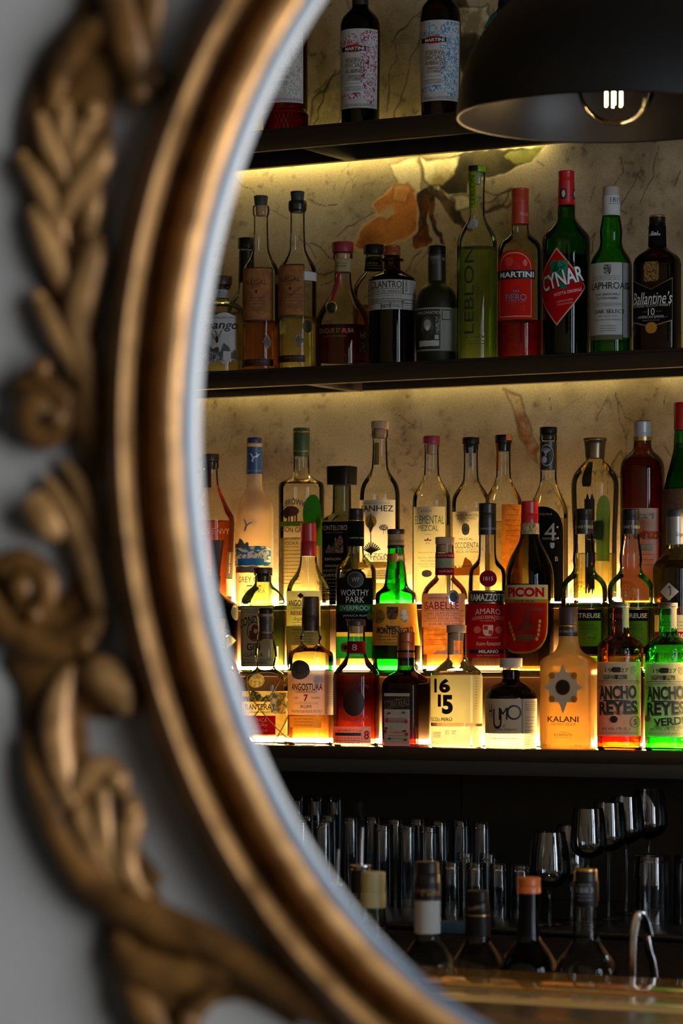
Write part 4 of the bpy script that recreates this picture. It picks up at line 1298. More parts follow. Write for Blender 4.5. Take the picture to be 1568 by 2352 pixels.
B('matt dark green rum bottle with a stamp-edged portrait label on the middle shelf', G2_, 1003, S2, [(838, 44), (835, 47), (812, 48), (715, 49.5), (700, 49), (684, 46), (670, 40), (660, 32), (654, 24), (646, 20), (588, 19.5), (584, 19)], frosted('#2a2a10', .5, .12, .5),
  caps=[(584, 565, 20.5, 20.5, BLKCAP)], bands=[(646, 584, solid('#171715', .45), .0006, 'capsule', [R(-.7, .3, 590, 598, ink('#57554a')), LN(-.6, .4, 602, 606, 2, ink('#6b6a5c')), R(.6, 1.0, 594, 600, ink('#76745c'))])],
  labels=[[R(-1.1, .93, 711, 810, paper('#8f948c', .25)), R(-1.1, .16, 715, 806, ink('#1c1e1d')), T('DIPLOMÁTICO', -.4, 722, 8, 66, ink('#b4b8ad')), R(-.72, -.14, 731, 782, ink('#3a3d3b'), 'ellipse'), R(-.6, -.26, 738, 762, ink('#8d918a'), 'ellipse'), R(-.68, -.18, 760, 780, ink('#2a2c2b'), 'ellipse'), R(-.52, -.34, 752, 764, ink('#b9bcb4'), 'ellipse'),
           R(-.06, .12, 732, 772, deco('#8f948c', '#1c1e1d', 260, .5, .1)), R(-.1, .08, 774, 784, ink('#9da198')), R(-.8, .1, 786, 800, ink('#9da198'), 'torn'), R(.22, .6, 716, 740, DM), R(.24, .58, 718, 738, paper('#8f948c', .25)), LN(.32, .36, 745, 800, 14, GRY), LN(.5, .55, 745, 800, 14, GRY)]], name='rum_bottle')
GDEEP = liquid((.52, .74, .24))
B('tall clear cachaça bottle with a lime green neck strip and raised vertical lettering', G2_, 1095, S2, [(830, 43), (827, 46), (560, 46), (548, 45), (534, 40), (520, 32), (508, 24), (496, 19), (488, 17.5), (414, 18.5), (410, 19.5), (394, 19.5), (392, 18)], glass((.91, .95, .84), .45), liq=(566, GDEEP),
  caps=[(393, 379, 19, 19.5, solid('#86a81e', .4)), (420, 393, 9, 11, solid('#8e8a78', .6), 'plain', 'stopper')],
  labels=[('neck_strip', [R(-1.0, -.05, 394, 477, paper('#8fae22', .35)), T('LEBLON', -.55, 435, 11, 66, ink('#1d2a10'), rot=90)]), ('cap_strip', [R(-1.0, .1, 379, 392, ink('#141414'))]),
          ('raised_lettering', [T('LEBLON', -.40, 668, 24, 198, ink('#0e2a12'), rot=90), T('CACHAÇA', -.2, 776, 8, 56, ink('#1b4a1e')), LN(-.6, .4, 784, 790, 2, ink('#1b4a1e'))]), ('shoulder_sticker', [R(-.75, .1, 501, 526, deco('#8f9196', '#b9bbbe', 200, .5, .2), 'ellipse')])], name='cachaca_bottle')
b = B('clear aperitif bottle with orange-red arched label and cap, red contents, on the middle shelf', G2_, 1194, S2, [(823, 50), (820, 52), (736, 52.5), (728, 51), (575, 51), (562, 49), (550, 43), (540, 32), (532, 23), (524, 20), (510, 19.5), (464, 19), (461, 19)], glass((.94, .93, .85), .7), liq=(733, liquid((.62, .02, .03))), foot=6,
  caps=[(462, 428, 20, 20.5, solid('#a8381c', .38), 'screw')], bands=[(510, 462, solid('#a3301c', .45), .0008, 'neck_sleeve', [T('Martini', .5, 488, 9, 22, ink('#c9a08a'), shear=.3)])],
  labels=[[R(-.97, .58, 574, 733, paper('#cf2b1e', .3), 'arch'), R(-.9, .5, 580, 727, paper('#c9bfae', .3), 'arch'), R(-.88, .48, 582, 725, paper('#d02a20', .3), 'arch'), R(-.55, .02, 600, 640, ink('#a51a18'), 'ellipse'), R(.12, .32, 596, 612, ink('#c05a52'), 'ellipse'), R(-.66, -.3, 590, 612, ink('#c4392c'), 'ellipse'),
           R(-1.03, .64, 620, 641, K), T('MARTINI', -.2, 630.5, 13, 86, ink('#d6d9dc'), bold=.025), T('FIERO', -.2, 683, 15, 48, ink('#3f86a8')), R(-.3, -.26, 666, 672, ink('#3f86a8')), R(-.2, -.16, 666, 672, ink('#3f86a8')), R(-.1, -.06, 666, 672, ink('#3f86a8')), T('L’APERITIVO', -.2, 694, 5, 40, ink('#a8504a')), LN(-.6, .2, 702, 712, 3, ink('#8f2a24'))]], name='aperitif_bottle')
mb = MB()
for k in range(22): 
    z = b.z(818 - 3.6 * k)
    mb.tube([b.pt(b.ca - 1.2 + 2.9 * i / 14, z + .0012 * math.sin(i * 1.5), .0002) for i in range(15)], .0004, glass((.9, .6, .6), .6), n=5)
b.part(mb, 'ribbed_base')
CY = ink('#0c4a33')
B('green bitter bottle with a red cap and a red diamond label showing an artichoke', G2_, 1300, S2, [(815, 51), (812, 53.5), (600, 55), (560, 55.5), (546, 55), (535, 53), (522, 43), (510, 32), (500, 24), (494, 20.5), (466, 20), (463, 18.5), (412, 18), (411, 18)], glass((.07, .42, .06), .35), liq=(580, liquid((.05, .10, .02), .4)),
  caps=[(414, 385, 18.5, 19, REDC, 'screw')], bands=[(464, 412, solid('#b01219', .35), .0009, 'neck_sleeve', [R(-.75, .1, 426, 452, ink('#22201f'), 'ellipse'), R(-.55, -.1, 430, 447, ink('#b8b8b8'), 'ellipse'), R(.75, 1.1, 426, 452, ink('#22201f'), 'ellipse'), R(.85, 1.1, 431, 446, ink('#b8b8b8'), 'ellipse')])],
  labels=[[R(-1.16, .80, 566, 745, paper('#d6ab84', .2), 'diamond'), R(-1.10, .76, 571, 740, paper('#c0131b', .3), 'diamond'), R(-.66, .06, 596, 640, ink('#176a4a'), 'shield'), R(-.6, 0.0, 597, 628, deco('#2f8d69', '#0c4a33', 150, .5, .2), 'ellipse'), R(-.3, .05, 645, 662, ink('#0f5a3c'), 'ellipse'),
           T('CYNAR', -.22, 638, 40, 112, ink('#101010'), rot=14, bold=.06), T('CYNAR', -.225, 637, 36, 108, ink('#d4dbdf'), rot=14, bold=.02), T('RICETTA ORIGINALE', .08, 668, 7, 66, ink('#d8c2bd'), rot=12), T('A BASE DI ERBE', -.08, 688, 4, 38, ink('#c9908c'), rot=10), T('E FOGLIE DI CARCIOFO', -.05, 695, 4, 36, ink('#c9908c'), rot=10)]], name='bitter_bottle')
PL = paper('#c9cacb', .3)
B('green whisky bottle with a pale cap and a plain white label on the middle shelf', G2_, 1403, S2, [(810, 46), (806, 47.5), (615, 48), (598, 47), (584, 42), (572, 34), (562, 28), (548, 25), (524, 26), (505, 23.5), (490, 21), (478, 19.5), (460, 20), (442, 19), (440, 18)], GRNL, liq=(776, liquid((.35, .50, .05))), foot=14,
  caps=[(441, 421, 19.5, 19.5, solid('#a39c92', .6))], bands=[(488, 441, paper('#ccd0d4', .2), .0008, 'neck_sleeve', [T('1815', .55, 453, 11, 26, K), LN(-.3, .9, 462, 466, 1, GRY)])],
  labels=[[R(-1.0, .52, 600, 776, PL), R(-1.0, .52, 765, 776, paper('#6f7258', .3)), T('LAPHROAIG', -.02, 653, 16, 104, K, bold=.01), R(-.36, .0, 605, 629, deco('#26262a', '#c9cacb', 330, .52, .2), 'shield'), LN(-.85, .45, 631, 639, 3, GRY), T('ISLAY SINGLE MALT', -.18, 673, 5.5, 60, K), T('SCOTCH WHISKY', -.18, 682, 5.5, 52, K), R(-.8, .5, 692.5, 693.1, GRY), T('THE COLLECTION', -.15, 696, 4, 62, GRY), R(-.8, .5, 699.5, 700, GRY),
           T('OAK SELECT', -.1, 712, 9, 74, K), T('SWEET · GENTLE · SMOKY', -.15, 723, 3.5, 46, GRY), T('SELECTED RARE EXPRESSION', -.1, 731, 3.5, 66, GRY), LN(-.5, .25, 745, 756, 3, GRY)],
          ('side_label', [R(.56, .97, 600, 771, paper('#8f9091', .25)), T('G', .75, 653, 15, 12, K), LN(.62, .92, 700, 760, 12, GRY)])], name='whisky_bottle')
GB = ink('#8a6b3a')
B('flat brown whisky flask with black chevron label and gold crest, right end of middle shelf', G2_, 1509, S2, [(803, 55), (800, 59), (790, 61), (600, 61), (590, 59), (582, 54), (574, 42), (566, 28), (560, 22), (552, 20), (510, 19), (505, 19)], BRN, liq=(586, liquid((.20, .05, .02))), sq=(3.6, .62),
  caps=[(512, 489, 19, 19, BLKCAP, 'screw'), (490, 485, 18, 18, foil('#b59a5a'), 'plain', 'cap_top')], bands=[(556, 510, PBL, .0008, 'neck_sleeve', [T('Ballantine', -.5, 530, 7, 30, W_, shear=.3), T('Bal', .9, 528, 9, 18, W_, shear=.3)])],
  labels=[[R(-52, 50, 633, 745, GB, 'chevron'), R(-51, 49, 635, 742, PBL, 'chevron'), T('Ballantine’s', 0, 678, 28, 98, ink('#d6d6d4'), shear=.3, bold=.004), T('BLENDED SCOTCH WHISKY', -1, 695, 6, 92, ink('#c0c0bc')), T('10', 0, 709, 16, 16, ink('#d6d6d4')), T('AGED', -16, 709, 4, 12, ink('#5c5a58')), T('YEARS', 18, 709, 4, 14, ink('#5c5a58')), T('– AMERICAN BARREL –', 0, 721, 6, 74, ink('#c9c9c5')), T('PRODUCT OF SCOTLAND', 0, 729, 3.5, 40, ink('#807e7a')), R(-14, 14, 733, 759, GLD, 'ellipse')],
          ('crest', [R(-19, 18, 594, 640, deco('#9a7a48', '#2a1208', 280, .52, .0), 'roundrect')])], name='whisky_bottle')

# ---------- bottom shelf, back row
WNG = ink('#2a1206')
b = B('tapering bourbon bottle with dark stopper and orange-red contents, far left of the back row', G3_, 483, S3, [(1396, 46), (1393, 48), (1300, 51), (1205, 55), (1190, 54), (1175, 46), (1160, 38), (1145, 31), (1130, 24), (1115, 19), (1080, 16.5), (1077, 19), (1064, 19), (1062, 17)], CLR, liq=(1199, liquid((.78, .16, .03))),
  caps=[(1062, 1045, 20, 20, BRNCAP), (1080, 1062, 12, 12, BRNCAP, 'plain', 'stopper')],
  labels=[('neck_strip', [R(-.75, .1, 1064, 1123, ink('#2c1613'))]), [T('ANGEL’S ENVY', -.2, 1224, 13, 118, ink('#c49a72')), T('KENTUCKY STRAIGHT', -.35, 1313, 5, 62, ink('#b08a66')), T('BOURBON WHISKEY', -.35, 1322, 5, 58, ink('#b08a66')), LN(-.7, -.1, 1331, 1362, 5, ink('#b08a66'))] +
          [T(c, x_, 1290, 92, 7, WNG, rot=r_) for c, x_, r_ in (('l', -.5, 4), ('l', -.38, 2), ('l', -.26, 0), ('l', .1, 0), ('l', .2, -2), ('l', .3, -4), ('l', .42, -6))]], name='bourbon_bottle')
b.label(('side_strip', [R(.72, .97, 1270, 1330, ink('#241409')), T('PORT FINISH', .85, 1296, 6, 46, ink('#c9a86c'), rot=90), R(.7, .97, 1332, 1372, PC)]))
MTN = deco('#2a78c0', '#e4ecf2', 55, .50, .12, .05, (1, 1, 1.6)); 
fr_g = frosted('#e8d2ae', .55, .38, .35)
b = B('frosted vodka bottle with a blue neck and blue mountain artwork in the back row', G3_, 584, S3, [(1396, 41), (1393, 43), (1180, 43.5), (1168, 42), (1156, 37), (1144, 29), (1134, 22), (1122, 18.5), (1092, 17.5), (1030, 17), (1028, 18), (1022, 18), (1020, 16)], fr_g,
  caps=[(1021, 1008, 17, 17, solid('#1c2c5c', .4))], bands=[(1092, 1030, solid('#1d3f72', .4), .0009, 'neck_sleeve', [T('Y', -.15, 1056, 18, 22, ink('#b9c4cf'), rot=-15), T('Y', .4, 1050, 10, 12, ink('#b9c4cf'), rot=-15), T('GREY GOOSE', 0, 1085, 4, 34, ink('#8aa0b8'))])],
  labels=[[T('Y', -.42, 1212, 26, 26, ink('#8d8b88'), rot=-20), T('Y', .0, 1204, 12, 14, ink('#a8a49c'), rot=-15), R(-1.0, .85, 1258, 1304, MTN, 'roundrect'), R(-.85, .5, 1286, 1303, paper('#3f8fd8', .12), 'torn'), R(-1.0, -.3, 1240, 1262, ink('#77736c'), 'hill'), R(-.95, .25, 1304, 1320, ink('#8a8177'), 'torn'), T('GREY GOOSE', .05, 1335, 13, 86, ink('#2a2d3e')), R(-.4, -.1, 1348, 1350.5, ink('#26356a')), R(.2, .35, 1348, 1350.5, RD), T('VODKA', 0, 1362, 9, 52, ink('#6a675f'))]], name='vodka_bottle')
INK = ink('#1e2316')
B('clear vodka bottle with tall green cap and a printed bison in the back row', G3_, 692, S3, [(1396, 49), (1393, 52), (1130, 52.5), (1120, 52), (1113, 49), (1108, 40), (1102, 28), (1094, 21), (1080, 18.5), (1052, 18), (1050, 18)], CLR, liq=(1240, liquid((.93, .9, .62), .4)),
  caps=[(1052, 987, 19, 19.5, solid('#2f4a22', .42)), (1042, 1039, 19.6, 19.6, GLD, 'plain', 'gold_ring'), (998, 995, 19.9, 19.9, GLD, 'plain', 'gold_ring')],
  labels=[[R(.05, .85, 1142, 1230, paper('#23661f', .35), 'ellipse'), R(.5, .95, 1190, 1260, paper('#4c7a22', .35), 'ellipse'), T('ŻUBRÓWKA', -.36, 1156, 19, 76, INK, arch=16, bold=.012), R(-.75, -.1, 1168, 1192, ink('#55301a'), 'ellipse'), R(-.78, -.48, 1172, 1196, ink('#472713'), 'ellipse'), R(-.62, -.56, 1186, 1204, ink('#3a2010')), R(-.5, -.45, 1190, 1204, ink('#3a2010')), R(-.24, -.18, 1186, 1204, ink('#3a2010')), R(-.34, -.3, 1188, 1203, ink('#3a2010')),
           R(-.9, .1, 1203, 1215, paper('#47651f', .3), 'torn'), T('BISON GRASS', -.3, 1223, 12, 76, INK, arch=-5, bold=.01), T('FLAVOURED', -.5, 1243, 6, 44, INK), T('VODKA', -.45, 1253, 8, 36, INK), R(-.75, -.1, 1261, 1262, INK), LN(-.8, -.05, 1270, 1345, 10, INK)]], name='vodka_bottle')
B('square dark mezcal bottle with chunky black cap and a wolf on its black label', G3_, 785, S3, [(1396, 46), (1393, 48), (1205, 48), (1198, 46), (1192, 36), (1187, 26), (1180, 22), (1122, 21), (1118, 22)], glass((.45, .50, .38), .3), liq=(1212, liquid((.3, .35, .2))), sq=(6, .9),
  caps=[(1119, 1076, 36, 37, BLKCAP, 'plain', 'cap', 6)],
  labels=[[R(-44, 42, 1204, 1394, PBL), T('MONTELOBOS', 0, 1218, 11, 74, ink('#b9b4a6')), T('MEZCAL ARTESANAL', 0, 1229, 3, 44, ink('#7d7a70')), R(-24, 22, 1240, 1276, deco('#8d8a82', '#141414', 260, .5, .0), 'hill'), R(8, 22, 1236, 1258, deco('#9a978e', '#2a2a28', 260, .5, .0), 'ellipse'), T('ESPADÍN', -4, 1289, 7, 40, ink('#b9b4a6')), T('OAXACA', -2, 1305, 5, 44, ink('#b9b4a6')), R(-44, 42, 1313, 1319, ink('#3d4030')), T('EXQUISITO MEZCAL', 0, 1327, 7, 78, ink('#b9b4a6')), LN(-38, 38, 1336, 1385, 7, ink('#8d8a82'))],
          ], name='mezcal_bottle')
PCW = paper('#dcd4c0', .45)
B('clear mezcal bottle with wooden cap and cream label of agave plants, back row', G3_, 872, S3, [(1396, 43), (1393, 46), (1145, 46), (1128, 44), (1114, 39), (1102, 31), (1090, 23), (1078, 19), (1012, 16.5), (1009, 18.5), (995, 18.5), (992, 17)], CLR, liq=(1346, liquid((.9, .72, .28))),
  caps=[(991, 973, 20, 20, WOOD), (1012, 991, 14, 16, CORK, 'plain', 'cork')],
  labels=[('neck_strip', [R(-.75, -.1, 1023, 1074, paper('#8a7434', .4))]), [R(-1.0, .76, 1155, 1312, PCW), T('UNIONES DE OAXACA', -.22, 1163, 4, 66, GRY), T('SANHEZ', -.2, 1175, 14, 84, K, bold=.012), R(-.72, -.15, 1190, 1220, paper('#c99a48', .4), 'ellipse'), R(-.46, -.42, 1186, 1256, ink('#3a3120')), R(-.6, -.28, 1192, 1234, deco('#3a3320', '#8a7440', 200, .5, .2), 'diamond'), R(-.05, .4, 1212, 1226, deco('#4a4434', '#dcd4c0', 220, .5, .3), 'ellipse'), R(.16, .18, 1220, 1234, K)] +
          [T('l', -.42 + .045 * k, 1266 - abs(k) * -1.2, 30 - abs(k) * 1.5, 3, ink('#22251a'), rot=-k * 13) for k in range(-5, 6)] + [T('MEZCAL', -.1, 1282, 8, 60, ink('#3a3120')), T('ARTESANAL', -.08, 1290, 8, 76, ink('#3a3120')), R(-1.0, .76, 1297, 1312, paper('#d8b45a', .45)), T('ABRIL', .4, 1306, 5, 20, ink('#4a3a1a'))],
          ('lower_label', [R(-.9, .72, 1314, 1338, PCW), LN(-.6, .6, 1318, 1334, 4, GRY)])], name='mezcal_bottle')
GT = ink('#3c7a45')
B('clear mezcal bottle with raspberry red cap and green-lettered pale label, back row', G3_, 991, S3, [(1396, 41), (1393, 44), (1160, 44), (1146, 42.5), (1134, 37), (1122, 29), (1110, 22), (1098, 18), (1034, 16), (1031, 17.5), (1028, 17)], CLR,
  caps=[(1027, 1008, 19.5, 19.5, solid('#8e1f3c', .45)), (1050, 1027, 12, 13, CORK, 'plain', 'cork')],
  labels=[[R(-.93, .70, 1172, 1392, paper('#e2dcc8', .5)), T('KOCH', -.3, 1182, 6, 24, ink('#3a5a3c')), T('ELEMENTAL', -.16, 1202, 19, 74, GT), T('MEZCAL', -.2, 1221, 13, 48, GT), T('JOVEN', -.2, 1236, 3, 14, GRY), T('✱' if False else '*', -.2, 1252, 16, 16, RD, bold=.03), T('PRODUCED IN OAXACA', -.1, 1277, 3, 56, GRY), T('MEZCAL ARTESANAL', -.1, 1289, 4, 60, ink('#77746a')), T('100% MAGUEY', -.15, 1296, 4, 40, ink('#77746a')), T('MAGUEY ESPADÍN', -.12, 1303, 4, 54, ink('#77746a')), T('45% ALC. VOL.', -.2, 1309, 3.5, 36, ink('#77746a')), R(-.5, .02, 1317, 1333, ink('#a8a08c'), 'ellipse'), R(-.47, -.01, 1318, 1332, paper('#e2dcc8', .5), 'ellipse')]], name='mezcal_bottle', liq=(1212, liquid((.93, .88, .55), .4)))
B('clear mezcal bottle with black cap and half orange beige label in the back row', G3_, 1081, S3, [(1396, 41), (1393, 44), (1165, 44), (1150, 42), (1136, 35), (1122, 25), (1108, 18), (1050, 16), (1031, 17.5), (1028, 17)], CLR,
  caps=[(1028, 1012, 19.5, 19.5, BLKCAP), (1048, 1028, 12, 14, BLKCAP, 'plain', 'stopper')],
  labels=[('neck_strip', [R(-.3, .2, 1036, 1082, paper('#9a998e', .3)), T('ENERO', -.05, 1058, 4, 36, K, rot=90)]), [R(-.95, .45, 1184, 1392, paper('#dccfae', .45)), R(-.95, .45, 1288, 1330, paper('#d98a3a', .45), 'hill'), T('MAGUEY PAPALOTE', -.27, 1193, 6, 56, INK), T('MAGUEY CUPREATA', -.27, 1200, 5, 46, INK), T('JOVEN', -.25, 1206, 4, 14, INK), R(-.47, -.06, 1211, 1238, INK, 'ellipse'), R(-.45, -.08, 1212, 1237, paper('#dccfae', .45), 'ellipse'), T('GC', -.26, 1225, 9, 9, INK), T('MEZCAL', -.25, 1247, 5, 32, INK), T('OCCIDENTAL', -.2, 1261, 13, 62, INK), T('ESTADO DE MÉXICO', -.2, 1270, 3, 50, INK), T('MEZCAL ARTESANAL', -.2, 1276, 5, 54, INK), T('GUERRERO', -.3, 1309, 4, 32, ink('#7a3a14'))]], name='mezcal_bottle', liq=(1330, liquid((.93, .88, .55), .4)))
B('clear mezcal bottle with black-orange cap and an orange strip down its neck', G3_, 1156, S3, [(1396, 40), (1393, 43), (1170, 43), (1156, 41), (1142, 35), (1128, 27), (1114, 20), (1100, 17), (1046, 16), (1026, 17.5), (1024, 17)], CLR, liq=(1206, liquid((.93, .78, .35), .4)),
  caps=[(1026, 1007, 19.5, 19.5, BLKCAP), (1044, 1026, 13, 14, BLKCAP, 'plain', 'stopper')],
  labels=[('neck_strip', [R(-1.1, -.7, 1022, 1090, paper('#b3541c', .35))]), ('cap_patch', [R(.3, .9, 1008, 1020, ink('#c0642a'))]), [R(-.1, .98, 1168, 1392, deco('#d98a3a', '#b3641f', 40, .5, .45, .2)), LN(.1, .9, 1180, 1240, 6, ink('#7a3a14'))]], name='mezcal_bottle')
B('tequila bottle with black label and a silver sun on its neck band, back row', G3_, 1259, S3, [(1396, 42), (1393, 45), (1190, 45), (1176, 43), (1162, 38), (1150, 32), (1136, 26), (1122, 21), (1108, 19), (1022, 18.5), (1020, 19.5), (1008, 19.5), (1005, 18)], CLR, liq=(1200, liquid((.9, .85, .6), .4)),
  caps=[(1005, 990, 20, 20, BLKCAP), (1020, 1005, 14, 15, BLKCAP, 'plain', 'stopper')],
  bands=[(1088, 1024, solid('#16181d', .4), .0008, 'neck_band', [R(-.9, .6, 1031, 1080, ink('#9a9ca0'), 'ellipse'), R(-.85, .55, 1033, 1078, ink('#16181d'), 'ellipse'), R(-.75, -.15, 1058, 1074, ink('#a8aab0'), 'ellipse')] + [T('l', -.3 + .07 * k, 1048, 20 - abs(k), 1.5, ink('#9a9ca0'), rot=-k * 14) for k in range(-3, 4)])],
  labels=[[R(-1.1, .74, 1174, 1392, PBL, 'arch'), T('TEQUILA', -.2, 1192, 5, 36, ink('#a8aab0')), T('14', -.1, 1232, 40, 44, ink('#b4b6ba')), R(-.3, .5, 1246, 1247.5, ink('#a8aab0')), R(.4, .5, 1219, 1224, ink('#c8cacc'), 'ellipse'), R(.42, .52, 1244, 1249, ink('#c8cacc'), 'ellipse'), R(.08, .3, 1257, 1270, ink('#a8aab0'), 'shield'), T('B', .4, 1294, 10, 7, ink('#c8cacc')), LN(-.3, .4, 1250, 1253, 1, GRY)]], name='tequila_bottle')
b = B('fluted liqueur bottle with flared bronze cap and long black ornament in the back row', G3_, 1366, S3, [(1396, 47), (1393, 49), (1250, 50), (1180, 53), (1130, 54.5), (1112, 53), (1098, 47), (1086, 39), (1076, 30), (1068, 21), (1062, 19)], glass((.95, .96, .90), .8), liq=(1281, liquid((.92, .78, .24))),
  caps=[(1063, 1016, 22, 27, solid('#6f5f4a', .3, .8), 'flare')],
  labels=[('neck_ornament', [R(-.55, -.15, 1072, 1130, K, 'roundrect')]), [R(-.45, -.02, 1146, 1380, K, 'torn'), R(-.4, .4, 1208, 1252, ink('#b9b08a'), 'roundrect'), R(-.38, .36, 1210, 1250, ink('#2a1a1c'), 'roundrect'), LN(-.2, .3, 1220, 1240, 4, ink('#6a5a4a')), R(.05, .65, 1150, 1300, paper('#4d6a3a', .45), 'arch')]])
mb = MB()
for k in range(9):
    a = b.ca - 1.35 + 2.7 * k / 8
    mb.tube([b.pt(a + .17 * math.sin(t * 3.14) * 0, b.z(1100 + 280 * t), .0002) for t in np.linspace(0, 1, 14)], 0.0011, CLR, n=6)
    mb.tube([b.pt(a + .17 * (1 - math.cos(t * math.pi)), b.z(1102 - 9 * math.sin(t * math.pi)), .0002) for t in np.linspace(0, 1, 8)], 0.0011, CLR, n=6)
b.part(mb, 'flutes')
B('brown rum bottle with silver cap and orange lettering on white, back row', G3_, 1475, S3, [(1396, 48), (1393, 51), (1100, 51), (1080, 50), (1068, 46), (1056, 36), (1048, 26), (1040, 21), (1026, 20), (1022, 20)], glass((.55, .24, .06), .32), liq=(1062, liquid((.42, .14, .03))),
  caps=[(1024, 979, 19.5, 20, solid('#9b9da6', .4, .3), 'screw'), (981, 977, 19, 19, foil('#8a6a3a'), 'plain', 'cap_top')], bands=[(1024, 1015, foil('#a58a4a'), .0012, 'neck_ring')],
  labels=[[R(-.9, .70, 1180, 1392, PCW), R(-.2, .5, 1190, 1206, deco('#8a8780', '#dcd4c0', 200, .5, .3), 'chevron'), T('Bronze', -.04, 1238, 26, 110, ink('#8a3a1a'), bold=.05), T('Bronze', -.05, 1237, 24, 106, paper('#e06a2a', .3), bold=.03), R(-.1, .42, 1262, 1277, ink('#8a8780')), R(-.06, .38, 1264, 1275, PCW), LN(-.2, .5, 1286, 1310, 3, GRY)]], name='rum_bottle')
B('green maraschino bottle with red cap and straw-wrapped body, right end of the back row', G3_, 1569, S3, [(1396, 46), (1393, 48), (1150, 48), (1138, 46), (1126, 43), (1108, 39), (1090, 34), (1065, 28), (1040, 23), (1000, 21), (996, 21)], GRN, liq=(1030, liquid((.05, .3, .04))),
  caps=[(1000, 936, 22, 22, solid('#9c1216', .4))], bands=[(1394, 1136, solid('#4a3420', .8, bump=.8, bscale=160, var=.4), .0012, 'straw_wrap')],
  labels=[[R(-.85, .9, 1155, 1190, PCW), T('LUXARDO', -.1, 1168, 11, 76, RD, bold=.015), R(-.85, .9, 1158, 1160, RD), LN(-.7, .8, 1178, 1186, 2, GRY)]])

# ---------- bottom shelf, middle row
B('black apothecary gin bottle with a cream diamond label, far left of the middle row', G4_, 488, M3, [(1545, 54), (1541, 57), (1400, 58), (1390, 55), (1382, 44), (1374, 30), (1366, 21), (1360, 17.5), (1348, 17)], glass((.018, .022, .02), .5), liq=(1420, L_BLACK),
  caps=[(1360, 1324, 18.5, 19, BLKCAP)],
  labels=[[R(-.15, .93, 1452, 1496, ink('#4a4030'), 'diamond'), R(-.11, .89, 1454, 1494, paper('#cdbf93', .3), 'diamond'), T('HENDRICK’S', .25, 1472, 12, 58, K), T('GIN', .4, 1484, 5, 12, K)], ('seal', [R(.72, 1.0, 1390, 1428, ink('#57564a'), 'ellipse')])], name='gin_bottle')
B('pale green gin bottle with dark wooden stopper and a veiled lady on its cream label', G4_, 604, M3, [(1544, 52), (1540, 55), (1388, 55.5), (1378, 54), (1368, 46), (1356, 33), (1348, 24), (1342, 20), (1336, 18.5), (1324, 18.5), (1322, 21.5), (1319, 21)], SAGE, liq=(1386, liquid((.52, .72, .40), .25)), sq=(4.5, .85),
  caps=[(1319, 1305, 21.5, 22, BRNCAP), (1338, 1319, 14, 15, BRNCAP, 'plain', 'stopper')],
  labels=[[R(-50, 47, 1393, 1532, ink('#33352a')), R(-48, 45, 1395, 1530, paper('#ddd6b4', .45)), T('NUESTRA DESTILERÍA', -3, 1402, 5, 80, K), R(-48, 45, 1407.5, 1408.3, K), T('CONDESA', -3, 1426, 20, 78, K, arch=12, bold=.01), R(-20, 20, 1430, 1474, K, 'ellipse'), R(-18, 18, 1432, 1472, paper('#ddd6b4', .45), 'ellipse'), R(-8, 12, 1436, 1456, ink('#4a2018'), 'ellipse'), R(-13, 13, 1450, 1471, ink('#4a2018'), 'shield'), R(-2, 8, 1446, 1456, paper('#ddd4b4', .4), 'ellipse'), T('GIN', -2, 1487, 16, 34, K, bold=.01), T('CLÁSICA', -2, 1504, 11, 48, K), LN(-40, -36, 1450, 1500, 8, K), R(-48, 45, 1516, 1516.8, K), T('VUELVETE AL REINO', -3, 1523, 5, 66, K)], ('side_label', [R(58, 66, 1486, 1530, PW)])], name='gin_bottle')
B('clear rum bottle with tall red screw cap, cream label and yellow-green contents, middle row', G4_, 708, M3, [(1543, 48), (1540, 50), (1360, 50), (1348, 48), (1334, 42), (1322, 33), (1310, 25.5), (1296, 20.5), (1280, 19), (1276, 19)], CLR, liq=(1386, L_YG),
  caps=[(1278, 1201, 18.8, 18.5, solid('#a0131c', .35), 'screw')],
  labels=[[R(-1.0, .55, 1358, 1482, paper('#ded4a4', .4)), R(-.5, -.2, 1362, 1376, K, 'diamond'), T('ANGOSTURA', -.3, 1386, 14, 80, K, bold=.015), T('CARIBBEAN RUM', -.3, 1397, 5, 58, K), T('RESERVA', -.3, 1409, 9, 60, RD, bold=.02), T('Angostura', -.3, 1423, 12, 46, K, shear=.4), LN(-.7, 0, 1431, 1436, 2, GRY), R(-1.0, .55, 1438, 1482, paper('#8f8a68', .35)), T('PREMIUM', -.35, 1447, 5, 40, ink('#3a3826')), T('AGED THREE YEARS', -.3, 1455, 5, 56, ink('#3a3826')), LN(-.6, .2, 1462, 1474, 3, ink('#3a3826'))],
          ('back_print', [T('RESERVA', .72, 1340, 8, 30, ink('#4a4a3a')), LN(.6, .95, 1347, 1362, 4, ink('#4a4a3a'))])], name='rum_bottle')
